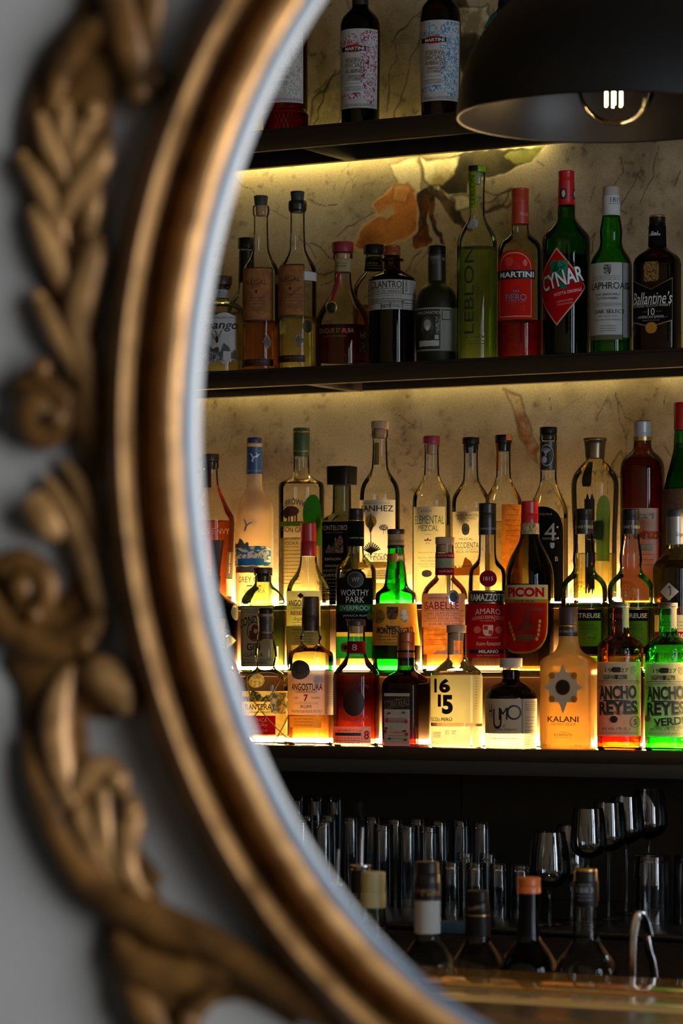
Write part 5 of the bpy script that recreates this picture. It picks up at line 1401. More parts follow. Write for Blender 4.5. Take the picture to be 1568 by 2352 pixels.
B('clear rum bottle with black cap, black arched label and a green panel below it', G4_, 817, M3, [(1543, 44), (1540, 46), (1316, 46.5), (1306, 45), (1296, 39), (1288, 31), (1280, 23), (1272, 19), (1256, 18), (1252, 18)], CLR2, liq=(1390, liquid((.9, .86, .45))),
  caps=[(1194, 1168, 17.5, 18, BLKCAP, 'screw'), (1197, 1194, 17.6, 17.6, GLD, 'plain', 'gold_ring')], bands=[(1254, 1197, PBL, .0008, 'neck_sleeve', [T('WORTHY PARK', .1, 1236, 4, 40, ink('#a8a498'))])],
  labels=[[R(-.95, .82, 1328, 1452, PBL), R(-.55, .5, 1308, 1354, PBL, 'ellipse'), R(-.42, .38, 1314, 1350, ink('#6a6860'), 'ellipse'), R(-.39, .35, 1315.5, 1348.5, ink('#171717'), 'ellipse'), T('WP', -.02, 1332, 11, 18, ink('#8d8a82')), T('WORTHY', -.08, 1362, 14, 68, ink('#c9c9c2')), T('PARK', -.04, 1378, 14, 42, ink('#c9c9c2')), R(-.95, .82, 1388, 1406, paper('#1d5a3a', .2)), T('OVERPROOF', -.06, 1397, 11, 76, ink('#b9cfc0')), T('JAMAICA RUM', -.06, 1415, 6, 56, ink('#a8a8a0')), T('Single Estate Rum', -.06, 1424, 5, 44, ink('#77746a'), shear=.3), R(.5, .8, 1406, 1424, ink('#57564e'), 'ellipse')],
          ('lower_label', [R(-.95, .80, 1452, 1462, paper('#c9b45a', .4)), R(-.95, .80, 1462, 1512, paper('#14743a', .35)), R(-.75, -.25, 1476, 1498, GLD, 'ellipse'), R(-.18, .3, 1476, 1498, GLD, 'ellipse'), R(-.62, -.38, 1481, 1493, ink('#1c1a10'), 'ellipse'), R(-.05, .17, 1481, 1493, ink('#1c1a10'), 'ellipse'), T('JAMAICA', 0, 1506, 4, 36, ink('#c9d4c4'))])], name='rum_bottle')
B('bright green amaro bottle with paper-banded neck and ornate golden label in the middle row', G4_, 909, M3, [(1543, 48), (1538, 52), (1515, 56), (1484, 55.5), (1430, 50), (1386, 47), (1372, 47), (1362, 45), (1354, 36), (1347, 29), (1338, 26), (1318, 24), (1290, 20.5), (1258, 18.5), (1226, 18), (1225, 18)], glass((.03, .62, .06), .3), liq=(1478, L_BLACK), foot=30,
  caps=[(1227, 1215, 19.5, 20, BRNCAP), (1259, 1252, 19.5, 20, BLKCAP, 'plain', 'neck_ring')], bands=[(1252, 1227, paper('#b89a70', .3), .0009, 'neck_label', [T('MONTENEGRO', 0, 1243, 6, 46, K, shear=.2)]), (1289, 1272, paper('#8d7a44', .3), .0006, 'medallion_band', [R(-.55, .3, 1270, 1292, GLD, 'ellipse'), R(.3, .75, 1276, 1285, ink('#c9b47a'))])],
  labels=[[R(-1.2, 1.1, 1385, 1482, paper('#e3a441', .12)), R(-.95, -.5, 1400, 1432, deco('#8a6a2a', '#d9a85a', 180, .5, .4), 'ellipse'), R(.18, .6, 1398, 1430, deco('#8a8a78', '#d9c48a', 180, .5, .2), 'ellipse'), R(.25, .5, 1400, 1412, ink('#c9c4a8'), 'ellipse'), R(.25, .55, 1412, 1424, ink('#b9bcc0'), 'ellipse'), R(-.42, .1, 1394, 1424, deco('#5a1a1a', '#8a6a3a', 140, .5, .3), 'shield'), R(-.26, -.06, 1402, 1414, ink('#2f3a4a'), 'shield'), R(-.22, -.1, 1422, 1432, GLD, 'ellipse'), T('Amaro', -.14, 1439, 7, 32, K, bold=.02), T('MONTENEGRO', -.06, 1450, 15, 92, K, bold=.025, arch=-4), T('PREMIATA 1885 SPECIALITÀ', -.02, 1461, 6, 86, ink('#4a3518')), LN(-.8, .6, 1469, 1471, 1, ink('#6a4a20')), T('BOLOGNA - ITALIA', 0, 1477, 4, 50, ink('#6a4a20'))]], name='amaro_bottle')
B('clear amaro bottle with red neck bands, pink label and silver round sticker', G4_, 1021, M3, [(1543, 49), (1540, 52), (1375, 52.5), (1362, 51), (1350, 46), (1340, 38), (1332, 30), (1325, 23), (1320, 21), (1252, 20.5), (1249, 20.5)], CLR, liq=(1366, liquid((.88, .45, .12))),
  caps=[(1250, 1233, 21.5, 22, WOOD), (1268, 1250, 17, 17, CORK, 'plain', 'cork')], bands=[(1320, 1304, paper('#8a1626', .3), .0009, 'neck_label', [T('ZIOPI BOTT', .2, 1312, 5, 36, ink('#c99a9a'))]), (1304, 1282, deco('#a8aa88', '#8d9a88', 60, .5, .4, .1), .0009, 'map_band'), (1282, 1270, paper('#8a1626', .3), .0009, 'neck_label', [T('SALATO DI TORINO', .1, 1276, 5, 42, ink('#d0b0a8'))])],
  labels=[[R(-1.0, .88, 1363, 1440, paper('#d8b4a8', .4)), T('ZIOPI DISTILLERY', -.3, 1374, 5, 56, ink('#4a2a28')), T('ISABELLE', -.2, 1391, 18, 90, paper('#b0303a', .2), bold=.01), R(-.9, .84, 1402, 1403, ink('#5a3a38')), T('AMARO SALATO DI TORINO', -.1, 1409, 5.5, 84, ink('#4a2a28')), R(-.9, .84, 1414, 1414.8, ink('#5a3a38')), T('ITALIUM  22% vol  e 700ml', -.1, 1420, 5.5, 84, ink('#4a2a28')), R(-.9, .84, 1426, 1426.8, ink('#5a3a38')), T('LA VIA DEL SALE', -.25, 1433, 5.5, 50, ink('#4a2a28')), T('Lovely', .5, 1433, 6, 26, ink('#4a2a28'), shear=.4)],
          ('map_label', [R(-.93, .8, 1440, 1502, deco('#b9742a', '#e0b968', 30, .5, .5, .2)), R(-.5, .6, 1484, 1502, paper('#e6dcc0', .5), 'hill'), LN(-.8, .5, 1446, 1480, 4, ink('#a8743a'))]), ('round_sticker', [R(.12, .62, 1355, 1389, foil('#c9ccd0', .2), 'ellipse'), R(.2, .54, 1361, 1383, ink('#2a2c30'), 'ellipse')])], name='amaro_bottle')
B('amaro bottle with black cap, black and red label and a round red medal', G4_, 1119, M3, [(1545, 45), (1541, 47), (1500, 46.5), (1360, 43.5), (1320, 42.5), (1308, 40), (1300, 34), (1292, 27), (1284, 22), (1270, 20), (1232, 19.5), (1230, 19.5)], CLR2, liq=(1368, L_BLACK), foot=4,
  caps=[(1200, 1157, 20, 20.5, solid('#101215', .35), 'screw')], bands=[(1230, 1198, solid('#12151c', .35), .0009, 'neck_sleeve', [T('RAMAZZOTTI', .2, 1216, 5, 44, ink('#8d9ab4'))])],
  labels=[[R(-1.02, 1.0, 1358, 1389, K), R(-1.02, 1.0, 1360, 1361, GLD), R(-1.02, 1.0, 1386, 1387, GLD), T('RAMAZZOTTI', 0, 1374, 17, 88, ink('#d8cfb4'), bold=.02), R(-1.02, 1.0, 1389, 1512, PRED), T('AMARO', .02, 1405, 13, 60, ink('#d9c3b0'), arch=3), T('AUSANO RAMAZZOTTI', .02, 1419, 8, 78, ink('#d9b49a'), arch=4), T('CASA FONDATA NEL', .02, 1427, 3.5, 36, ink('#d08a7a')), R(-.22, .28, 1437, 1462, ink('#d9b49a'), 'shield'), R(-.18, .02, 1439, 1448, RD), R(.06, .24, 1449, 1458, RD), R(-.66, -.3, 1440, 1456, ink('#c9625a'), 'ellipse'), R(.36, .72, 1440, 1456, ink('#c9625a'), 'ellipse'), T('SPECIALITÀ DELLA CASA', .04, 1465, 4, 44, ink('#d9b49a')), T('Ausano Ramazzotti', .04, 1479, 10, 58, ink('#e0c0a8'), shear=.5), R(-1.02, 1.0, 1493, 1502, ink('#191f3c')), T('MILANO', .06, 1497.5, 7, 44, ink('#e0d8c4'), bold=.02), T('LIQUORE - PRODOTTO IN ITALIA', .04, 1507, 3.5, 52, ink('#e0b4a4'))],
          ('medal', [R(-.42, .5, 1312, 1350, ink('#4a0a10'), 'ellipse'), R(-.38, .46, 1314, 1348, paper('#8d1420', .2), 'ellipse'), T('1815', .04, 1331, 9, 22, ink('#d8c8b8'))])], name='amaro_bottle')
B('dark olive aperitif bottle with red cap and a cream and orange-red shield label', G4_, 1216, M3, [(1545, 52), (1541, 55), (1340, 56), (1324, 55.5), (1306, 53), (1290, 48), (1274, 41), (1258, 32), (1244, 25), (1230, 21.5), (1205, 20), (1203, 20)], OLV, liq=(1342, liquid((.08, .04, .01), .3)),
  caps=[(1205, 1152, 20, 20, REDC, 'screw')], bands=[(1228, 1203, deco('#8d7a54', '#cbb88c', 120, .5, .3), .0008, 'neck_label')],
  labels=[[R(-1.0, .74, 1345, 1502, paper('#c9a03a', .4), 'shield'), R(-1.0, .70, 1347, 1498, paper('#c0281c', .45), 'shield'), R(-1.0, .72, 1345, 1378, paper('#e2d49c', .45)), T('PICON', -.2, 1362, 22, 92, paper('#b81620', .2), bold=.05), R(-1.0, .72, 1378, 1386, paper('#b08a30', .4)), T('BIÈRE', -.2, 1382, 6, 48, K), T('APÉRITIF À L’ORANGE', -.2, 1398, 11, 84, ink('#6a3018'), arch=5), R(-.5, .12, 1420, 1450, ink('#5a1810'), 'hill'), R(-.2, .05, 1404, 1428, ink('#5a1810'), 'diamond'), R(-.62, .3, 1458, 1474, ink('#5a3a1a'), 'ellipse')] +
          [R(.34 - .02 * k - (.04 * max(0, k - 3)), .46 - .02 * k - (.04 * max(0, k - 3)), 1424 + 10 * k, 1433 + 10 * k, ink('#c9823a'), 'ellipse') for k in range(5)] + [R(-.84 + .05 * k, -.73 + .05 * k, 1428 + 9 * k, 1437 + 9 * k, ink('#b9702a'), 'ellipse') for k in range(5)]], name='aperitif_bottle')
def chartreuse(label, x, o, lv):
    b = B(label, G4_, x, M3, [(1546, 50), (1542, 53), (1360, 53.5), (1348, 52), (1338, 48), (1328, 40), (1320, 31), (1312, 26), (1302, 24.5), (1288, 26), (1272, 25), (1250, 21.5), (1232, 19.5), (1226, 19)], CLR2, liq=(lv, L_GRN2), 
      caps=[(1196, 1170, 19, 19.5, BLKCAP, 'screw')], bands=[(1228, 1196, solid('#0e0d0c', .3), .0009, 'neck_sleeve', [T('CHARTREUSE', .1, 1212, 7, 56, ink('#a8a294'))])],
      labels=[[R(-.95, .80, 1398, 1508, PBL), R(-.9, .75, 1400, 1506, GLD), R(-.89, .74, 1401.5, 1504.5, PBL), T('CHARTREUSE', -.15, 1416, 11, 96, ink('#c9c4b4'), bold=.02), R(-.85, .70, 1428, 1486, paper('#6aa42a', .5)), T('FABRIQUÉE', .1, 1438, 5, 40, ink('#2a3a10')), T('CHARTREUX', .15, 1446, 5, 44, ink('#2a3a10')), R(.0, .5, 1454, 1474, ink('#3a5a1a'), 'ellipse'), R(.03, .47, 1456, 1472, paper('#7ab43a', .5), 'ellipse'), T('L. Garnier', .25, 1466, 7, 30, ink('#2a3a10'), shear=.3)],
              ('lower_label', [R(-.9, .72, 1512, 1540, paper('#8dc040', .5))])], name='liqueur_bottle')
    mb = MB(); r = 24 / b.s; 
    for rr, tk in ((r, .0016), (r * .86, .0009), (r * .36, .0010)):
        pts = []
        for i in range(33):
            q = 2 * math.pi * i / 32
            u = rr * math.cos(q) - 10 / b.s; z = b.z(1366) + rr * 1.12 * math.sin(q)
            pts.append(b.pt(b.ca + u / b.ring(z)[0], z, .0006))
        mb.tube(pts, tk, glass((.95, .85, .5), .45), n=6)
    for i in range(12):
        q = 2 * math.pi * (i + .5) / 12
        u = r * .62 * math.cos(q) - 10 / b.s; z = b.z(1366) + r * .7 * math.sin(q)
        mb.sphere(b.pt(b.ca + u / b.ring(z)[0], z, .0004), .0026, glass((.95, .85, .5), .45), n=8, m=6)
    z = b.z(1366); a0 = b.ca - 10 / b.s / b.ring(z)[0]
    mb.tube([b.pt(a0, z + r * .3, .0008), b.pt(a0, z - r * .3, .0008)], .001, CLR2, n=6); mb.tube([b.pt(a0 - .1, z, .0008), b.pt(a0 + .1, z, .0008)], .001, CLR2, n=6)
    b.part(mb, 'glass_seal')
chartreuse('herbal liqueur bottle with round glass seal and black-green label, behind the milky coconut bottle', 1341, 0, 1392)
chartreuse('herbal liqueur bottle with round glass seal and black-green label, behind the brown chile bottle', 1448, 0, 1388)
B('olive liqueur bottle with dark blue cap, silver sleeve and small pale diamond label', G4_, 1551, M3, [(1546, 50), (1542, 52), (1310, 52.5), (1298, 50), (1288, 43), (1280, 34), (1272, 26), (1262, 22), (1250, 21), (1188, 20.5), (1186, 20)], glass((.80, .80, .55), .3), liq=(1288, L_OLIVE),
  caps=[(1188, 1170, 22, 22.5, solid('#161c2c', .4), 'knurl')], bands=[(1251, 1188, solid('#7d8088', .32, .7), .0009, 'neck_sleeve', [T('Ginger', .5, 1230, 12, 22, K, shear=.4)])],
  labels=[('shoulder_label', [R(-.66, .14, 1340, 1382, paper('#a5a8ae', .3), 'diamond'), T('J', -.26, 1362, 16, 8, ink('#4a4a4c')), R(-.33, -.19, 1348, 1354, ink('#4a4a4c'), 'ellipse')]), [R(-.9, .95, 1414, 1500, PCW), R(-.9, .95, 1452, 1482, PRED), T('BRANCO', 0, 1462, 12, 86, ink('#e2d8c4'), bold=.02), LN(-.7, .8, 1430, 1446, 3, GRY)]])

# ---------- bottom shelf, front row
B('corked whisky bottle with orange-red contents, half hidden by the gilt frame in the front row', G5_, 503, F3, [(1708, 49), (1704, 52), (1600, 52.5), (1575, 52), (1555, 49), (1535, 43), (1515, 34), (1500, 24), (1490, 17.5), (1462, 16.5), (1459, 22), (1449, 22.5), (1446, 20)], CLR2, liq=(1582, L_ORG),
  caps=[(1446, 1421, 13, 14, CORK), (1470, 1446, 11, 12, CORK, 'plain', 'cork_plug')], labels=[('oval_label', [R(.25, .8, 1540, 1584, paper('#8d857a', .3), 'ellipse')])], name='whisky_bottle')
def planteray():
    b = B('raffia-netted rum bottle with bulbous neck, foliage label and red panel in the front row', G5_, 610, F3, [(1711, 51), (1708, 54), (1640, 54.5), (1580, 54), (1566, 52), (1556, 47), (1547, 38), (1541, 28), (1534, 21.5), (1524, 22.5), (1508, 26), (1490, 24.5), (1470, 19.5), (1452, 17), (1436, 16.5), (1424, 18), (1414, 18), (1411, 17)], CLR2, liq=(1604, liquid((.93, .78, .30))),
      caps=[(1411, 1398, 18, 18, BLKCAP), (1418, 1411, 16, 17, CORK, 'plain', 'cork')], bands=[(1452, 1418, solid('#1b1512', .4), .0009, 'wax_neck', [T('T', .2, 1432, 8, 8, ink('#6a5a44'))]), (1470, 1456, solid('#3a2414', .4, .3), .0012, 'neck_ribbon')],
      labels=[[R(-1.0, .95, 1588, 1690, deco('#c9b45a', '#e6d9a0', 26, .45, .5, .2)), R(-1.0, .2, 1586, 1612, deco('#3d4a22', '#c0b060', 90, .5, .35), 'hill'), R(.2, .95, 1592, 1640, deco('#6a7a34', '#e8e0c0', 60, .5, .45, .1), 'roundrect'), T('PLANTERAY', -.3, 1624, 13, 78, K, bold=.01), T('– JAMAICAN RUM –', -.3, 1637, 6, 62, K), R(-.92, .4, 1644, 1687, paper('#b8101c', .45)), T('XAYMACA', -.35, 1654, 9, 44, ink('#e2b49a')), T('Special Dry', -.35, 1666, 9, 48, ink('#e2b49a'), shear=.4), T('POT STILL RUM', -.3, 1678, 5, 40, ink('#d99a8a'))],
              ('glass_seal', [R(-.75, -.05, 1548, 1580, deco('#a89a5a', '#d9cf9a', 120, .5, .4), 'ellipse')]), ('wax_tag', [R(-.95, -.2, 1450, 1474, foil('#7a4a22', .3), 'ellipse')])], name='rum_bottle')
    mb = MB(); rf = solid('#a98a4a', .7)
    for pts in ([(-.9, 1552), (-.6, 1600), (-.2, 1632), (.4, 1670), (.98, 1700)], [(.75, 1552), (.3, 1590), (-.1, 1620), (-.6, 1655), (-.98, 1690)], [(-.98, 1640), (-.7, 1680), (-.4, 1708)], [(.98, 1640), (.7, 1672), (.3, 1708)], [(-.9, 1552), (-.3, 1546), (.3, 1546), (.75, 1552)]):
        sm = catmull(pts, 5)
        mb.tube([b.pt(b.ca + math.asin(max(-1, min(1, q[0]))), b.z(q[1]), .0011) for q in sm], .0013, rf, n=6)
    b.part(mb, 'raffia_net')
planteray()
B('ribbed-shoulder rum bottle with carved brown cap and a red seven on its white label', G5_, 713, F3, [(1712, 50), (1708, 53), (1640, 53), (1520, 53), (1508, 52), (1500, 50), (1495, 44), (1491, 36), (1486, 30), (1480, 23), (1474, 22), (1468, 25), (1463, 25), (1458, 21), (1450, 20), (1446, 20)], CLR2, liq=(1548, liquid((.88, .38, .06))),
  caps=[(1450, 1371, 20, 20, solid('#2b1a14', .4, .3, bump=.8, bscale=120), 'screw')],
  labels=[[R(-.98, 1.0, 1541, 1642, paper('#d3d0cc', .4)), R(.6, 1.0, 1542, 1641, paper('#b9b5ae', .4)), T('ANGOSTURA', -.2, 1578, 16, 78, K, bold=.02), T('CARIBBEAN RUM', -.22, 1589, 6, 52, K), T('7', -.2, 1603, 16, 10, RD, bold=.03), T('AGED', -.62, 1603, 4, 12, K), T('YEARS', .2, 1603, 4, 20, K), T('HOUSE SIGNATURE', -.2, 1615, 5, 56, ink('#8a8884')), T('RUM', -.2, 1623, 7, 24, K), LN(-.8, .5, 1632, 1635, 2, GRY), LN(.66, .98, 1552, 1620, 18, GRY), R(.1, .55, 1551, 1572, deco('#b4b0aa', '#d3d0cc', 260, .5, .4), 'ellipse')],
          ('wax_medal', [R(-.84, -.02, 1517, 1561, solid('#26211c', .4), 'ellipse'), R(-.66, -.2, 1527, 1551, ink('#4a4032'), 'ellipse')]), ('lower_label', [R(-.9, .45, 1645, 1671, paper('#b59a4a', .45)), LN(-.7, .1, 1651, 1665, 3, ink('#5a4a1a'))])], name='rum_bottle')
b = B('deep red-brown rum bottle with wooden stopper and a red eight on its strip label', G5_, 818, F3, [(1714, 50), (1710, 53), (1560, 53.5), (1550, 52.5), (1542, 49), (1533, 42), (1524, 34), (1514, 27), (1504, 22), (1494, 20.5), (1444, 20), (1440, 20.5), (1438, 20)], CLR2, liq=(1551, liquid((.35, .025, .01))),
  caps=[(1438, 1425, 21.5, 21.5, BRNCAP), (1456, 1438, 16, 16, CORK, 'plain', 'cork')], bands=[(1502, 1474, paper('#7a1620', .25), .0008, 'neck_label', [T('8', -.2, 1488, 14, 11, ink('#c9a08a'))])],
  labels=[[R(-1.06, .62, 1669, 1710, PC), T('BACARDÍ Y Cía', -.35, 1677, 7, 60, K), R(-.9, .2, 1683, 1690, ink('#3a362c')), LN(-.85, .15, 1695, 1706, 3, GRY), R(.22, .25, 1670, 1709, ink('#b9ad8a')), T('8', .43, 1688, 20, 13, RD, bold=.03), T('AÑOS', .43, 1704, 3, 10, RD)],
          ('raised_lettering', [T('RESERVA', -.1, 1652, 11, 70, ink('#9a2a14'), arch=-6), T('BACARDI', -.1, 1572, 9, 66, ink('#3a0d08'), arch=6), R(-.55, .35, 1585, 1645, ink('#240604'), 'ellipse'), R(-.5, .3, 1588, 1642, ink('#2f0806'), 'ellipse')])], name='rum_bottle')
B('square brown orange liqueur bottle with copper cap and tall narrow white label', G5_, 932, F3, [(1716, 57), (1713, 59), (1580, 59), (1568, 57), (1560, 50), (1552, 38), (1546, 27), (1540, 21), (1530, 19.5), (1498, 19), (1494, 19)], glass((.22, .05, .02), .3), liq=(1575, liquid((.25, .05, .015))), sq=(6, 1.0),
  caps=[(1495, 1453, 20, 20.5, solid('#8a4a2c', .35, .6), 'screw')], bands=[(1512, 1500, solid('#6a3418', .4, .3), .0008, 'neck_ring')],
  labels=[[R(-33, 33, 1593, 1714, paper('#d9d4c4', .5)), R(-33, 33, 1600, 1630, ink('#2b1f1a')), T('COINTREAU', 0, 1616, 20, 62, ink('#7d6c5c'), rot=9), R(-24, 24, 1640, 1650, ink('#a8a498'), 'chevron'), R(-21, 21, 1642, 1650, paper('#d9d4c4', .5), 'chevron'), T('MAISON COINTREAU', 0, 1656, 3.5, 44, K), R(-15, 15, 1662, 1676, ink('#a8a498'), 'shield'), R(-11, 11, 1665, 1676, paper('#d9d4c4', .5), 'arch'), R(-26, 26, 1651.2, 1652, K), R(-26, 26, 1659, 1659.8, K), T('L’UNIQUE', 0, 1683, 5, 32, paper('#c9501c', .3)), LN(-18, 18, 1690, 1696, 2, GRY)] +
          [R(x_, x_ + 7, y_, y_ + 9, paper('#c9301c', .3), 'ellipse') for x_, y_ in ((-27, 1650), (21, 1653), (-30, 1676), (22, 1682))] + [R(x_, x_ + 9, y_, y_ + 6, paper('#3a5a2a', .3), 'diamond') for x_, y_ in ((-22, 1636), (14, 1634), (-28, 1670), (16, 1676), (-20, 1694), (18, 1696))]])
def pisco():
    PO = paper('#c9bf8f', .55)
    B('clear pisco bottle with wooden cap and large black numerals on a cream label', G5_, 1048, F3, [(1719, 56), (1716, 58), (1560, 59), (1550, 58), (1544, 55), (1536, 45), (1526, 33), (1518, 24), (1510, 20.5), (1458, 20), (1455, 20)], CLR, liq=(1546, liquid((.95, .93, .80), .45)),
      caps=[(1456, 1438, 22.5, 23, WOOD), (1474, 1456, 16, 17, CORK, 'plain', 'cork')],
      labels=[('neck_strip', [R(-1.0, -.3, 1460, 1506, paper('#8d8a7a', .3))]), [R(-1.05, .52, 1553, 1662, PO), R(.62, 1.05, 1553, 1664, PO), R(.52, .62, 1553, 1662, paper('#e6dfc0', .6)), T('1', -.8, 1577, 32, 9, K, bold=.02), T('6', -.46, 1577, 32, 28, K, bold=.05), T('1', -.65, 1611, 28, 9, K, bold=.02), T('5', -.35, 1620, 44, 26, K, bold=.05), T('PISCO', -.88, 1654, 9, 34, ink('#4a2018'), bold=.01), T('DEL', -.66, 1655, 6, 10, ink('#4a2018')), T('PERÚ', -.38, 1653, 10, 26, ink('#4a2018'), bold=.02), LN(.7, .78, 1560, 1630, 12, GRY)],
              ('lower_label', [R(-1.05, .55, 1670, 1717, paper('#e9e2c8', .6)), T('42%', -.36, 1681, 4, 10, K), T('ALC', -.36, 1686, 4, 10, K), T('700', -.1, 1681, 4, 10, K), T('ML', -.1, 1686, 4, 8, K), LN(-.9, -.6, 1684, 1694, 4, RD), R(.6, 1.05, 1670, 1717, paper('#e6dcbc', .6)), LN(.86, .96, 1684, 1704, 6, GRY)])], name='pisco_bottle')
pisco()
B('black chipotle liqueur bottle with pale cap and tall lettering on a cream label', G5_, 1173, F3, [(1720, 56), (1717, 58.5), (1606, 59), (1596, 57), (1586, 51), (1578, 42), (1572, 31), (1568, 23), (1562, 20), (1536, 20), (1533, 20)], CLR2, liq=(1540, liquid((.010, .005, .004), .3)), foot=34,
  caps=[(1535, 1513, 26, 26.5, solid('#a89c90', .6))],
  labels=[[R(-1.0, .42, 1606, 1719, paper('#dcd4b8', .55)), R(.44, 1.02, 1606, 1719, paper('#d6cdae', .55)), T('H', -.78, 1634, 30, 11, K), T('U', -.52, 1652, 46, 22, K), T('M', -.3, 1640, 28, 20, K), T('O', .12, 1637, 34, 34, K, bold=-.005), T('O', .12, 1637, 26, 24, paper('#dcd4b8', .55), bold=.02), T('Licor D', -.42, 1668, 6, 26, ink('#4a4438'), shear=.3), T('Chile Chipotle', -.2, 1676, 7, 50, ink('#7a3a2c'), shear=.3), R(-.98, .4, 1690, 1690.8, ink('#8d866c')), LN(-.8, .3, 1696, 1698, 1, GRY), LN(.52, .96, 1614, 1632, 5, GRY), LN(.52, .9, 1648, 1670, 4, GRY), LN(.52, .96, 1678, 1715, 9, GRY)]])
def kalani():
    K1 = frosted('#e6bd6c', .6, .05, .35)
    LACE = ink('#c2ab90', .7)
    els = []
    B('milky amber coconut liqueur bottle with a lace medallion round a dark disc', G5_, 1305, F3, [(1721, 64), (1718, 66.5), (1700, 67), (1530, 67), (1520, 65), (1513, 58), (1507, 46), (1500, 34), (1490, 27), (1476, 23), (1462, 22), (1458, 21.5)], K1, sq=(7, .45),
      caps=[(1436, 1395, 21.5, 22, solid('#2f1f1a', .45)), (1440, 1436, 21, 21, GLD, 'plain', 'gold_ring')], bands=[(1462, 1440, solid('#2a1b17', .45), .0012, 'neck_sleeve', [T('cocos nucifera', .0, 1450, 7, 50, ink('#b4a594'), shear=.25)])],
      labels=[('lace_medallion', [R(-42, 42, 1536, 1622, LACE, 'diamond'), R(-34, 34, 1545, 1613, LACE, 'roundrect'), R(-50, 50, 1556, 1602, LACE, 'diamond'), R(-22, 22, 1524, 1640, LACE, 'diamond')] + [R(x_ - 8, x_ + 8, y_ - 8, y_ + 8, paper('#c98a34', .4), 'ellipse') for x_, y_ in ((-27, 1552), (27, 1552), (-27, 1606), (27, 1606))] + [R(-18, 18, 1561, 1597, ink('#7a4a1c'), 'ellipse'), R(-16, 16, 1563, 1595, ink('#201812'), 'ellipse')]),
              ('printed_lettering', [T('KALANI', 0, 1652, 13, 76, ink('#5a2a1c'), bold=.015), T('COCONUT LIQUEUR', 0, 1664, 6, 62, ink('#7a4a2c')), T('CASA', 0, 1682, 3, 18, ink('#6a3a24')), T('D’ARISTI', 0, 1688, 6, 42, ink('#5a2a1c')), T('YUCATÁN MÉXICO 1935', 0, 1694, 3, 42, ink('#7a4a2c')), T('30% Alc. Vol.', -40, 1712, 5, 18, ink('#7a5a2c')), T('70 cl e', 36, 1712, 5, 16, ink('#7a5a2c'))]),
              ('side_sticker', [R(78, 88, 1668, 1702, paper('#b9a27a', .3), 'ellipse')])])
kalani()
def ancho(label, x, y0, gl, lq, verde):
    o = y0 - 1722; PA = paper('#e6dcb4', .5); KK = ink('#24221a'); GG = ink('#4a5240')
    els = [R(-1.0, .88, 1520, 1690, PA), R(-.95, .83, 1523, 1687, deco('#d2c8a0', '#e8dfba', 220, .5, .5, .15)), T('19', -.5, 1539, 9, 18, KK), R(-.36, .02, 1532, 1544, KK, 'roundrect'), T('27', .18, 1539, 9, 18, KK), R(.4, .68, 1528, 1548, deco('#8d8a6a', '#cfc59c', 300, .5, .4), 'ellipse'), R(-.7, .3, 1549, 1560, deco('#57553f', '#b9b08a', 260, .5, .4)), R(-.22, -.1, 1550, 1560, KK, 'shield'), R(-.95, .8, 1563, 1564, KK), R(-.95, .8, 1568, 1568.7, KK),
           T('PURE', -.85, 1577, 8, 26, KK), T('ANCHO', -.15, 1590, 32, 94, GG, bold=.05, rot=2), T('ANCHO', -.15, 1589, 27, 88, KK, bold=.0, rot=2), R(-.7, .35, 1607, 1610, KK), T('REYES', -.12, 1625, 32, 96, GG, bold=.05, rot=2), T('REYES', -.12, 1624, 27, 90, KK, bold=.0, rot=2)]
    if not verde:
        els += [T('CHILE ANCHO LIQUEUR', .1, 1634 + 2, 10, 78, ink('#6a3a24')), R(-.42, -.1, 1643, 1659, KK, 'ellipse'), R(.4, .8, 1644, 1670, ink('#b9684a'), 'ellipse'), R(.43, .77, 1646, 1668, PA, 'ellipse'), T('S', .6, 1657, 14, 8, ink('#9a2a1c'), bold=.03)]
    else:
        els += [T('VERDE', .1, 1654, 18, 76, ink('#26301c'), bold=.03, rot=5), T('CHILE POBLANO LIQUEUR', .15, 1667, 8, 80, ink('#3a3a24')), R(-.95, -.7, 1640, 1655, ink('#8a8464'), 'ellipse')]
    els += [T('40% VOL | 70 CL e', -.2, 1673, 7, 66, ink('#57513c')), T('HEROICA PUEBLA DE ZARAGOZA', -.1, 1682, 4.5, 84, ink('#a09468'))]
    B(label, G5_, x, F3, [(1722, 50), (1719, 52.5), (1700, 53), (1490, 53), (1481, 51), (1474, 46), (1467, 36), (1461, 27), (1454, 21.5), (1440, 20.5), (1398, 20), (1395, 20)], gl, liq=(1545, lq),
      caps=[(1396, 1382, 21.5, 22, solid('#6a6258', .4, .7), 'screw')], labels=[els, ('seal_strip', [R(.35, .95, 1384, 1444, paper('#8f8f80', .3), 'torn')])])
ancho('brown hammered-glass chile liqueur bottle with an ornate cream label in the front row', 1424, 1722, AMB, liquid((.40, .05, .02), bump=.4), False)
ancho('bright green hammered-glass chile liqueur bottle with ornate cream label, right end of front row', 1534, 1724, GRNT, liquid((.12, .55, .05), bump=.4), True)

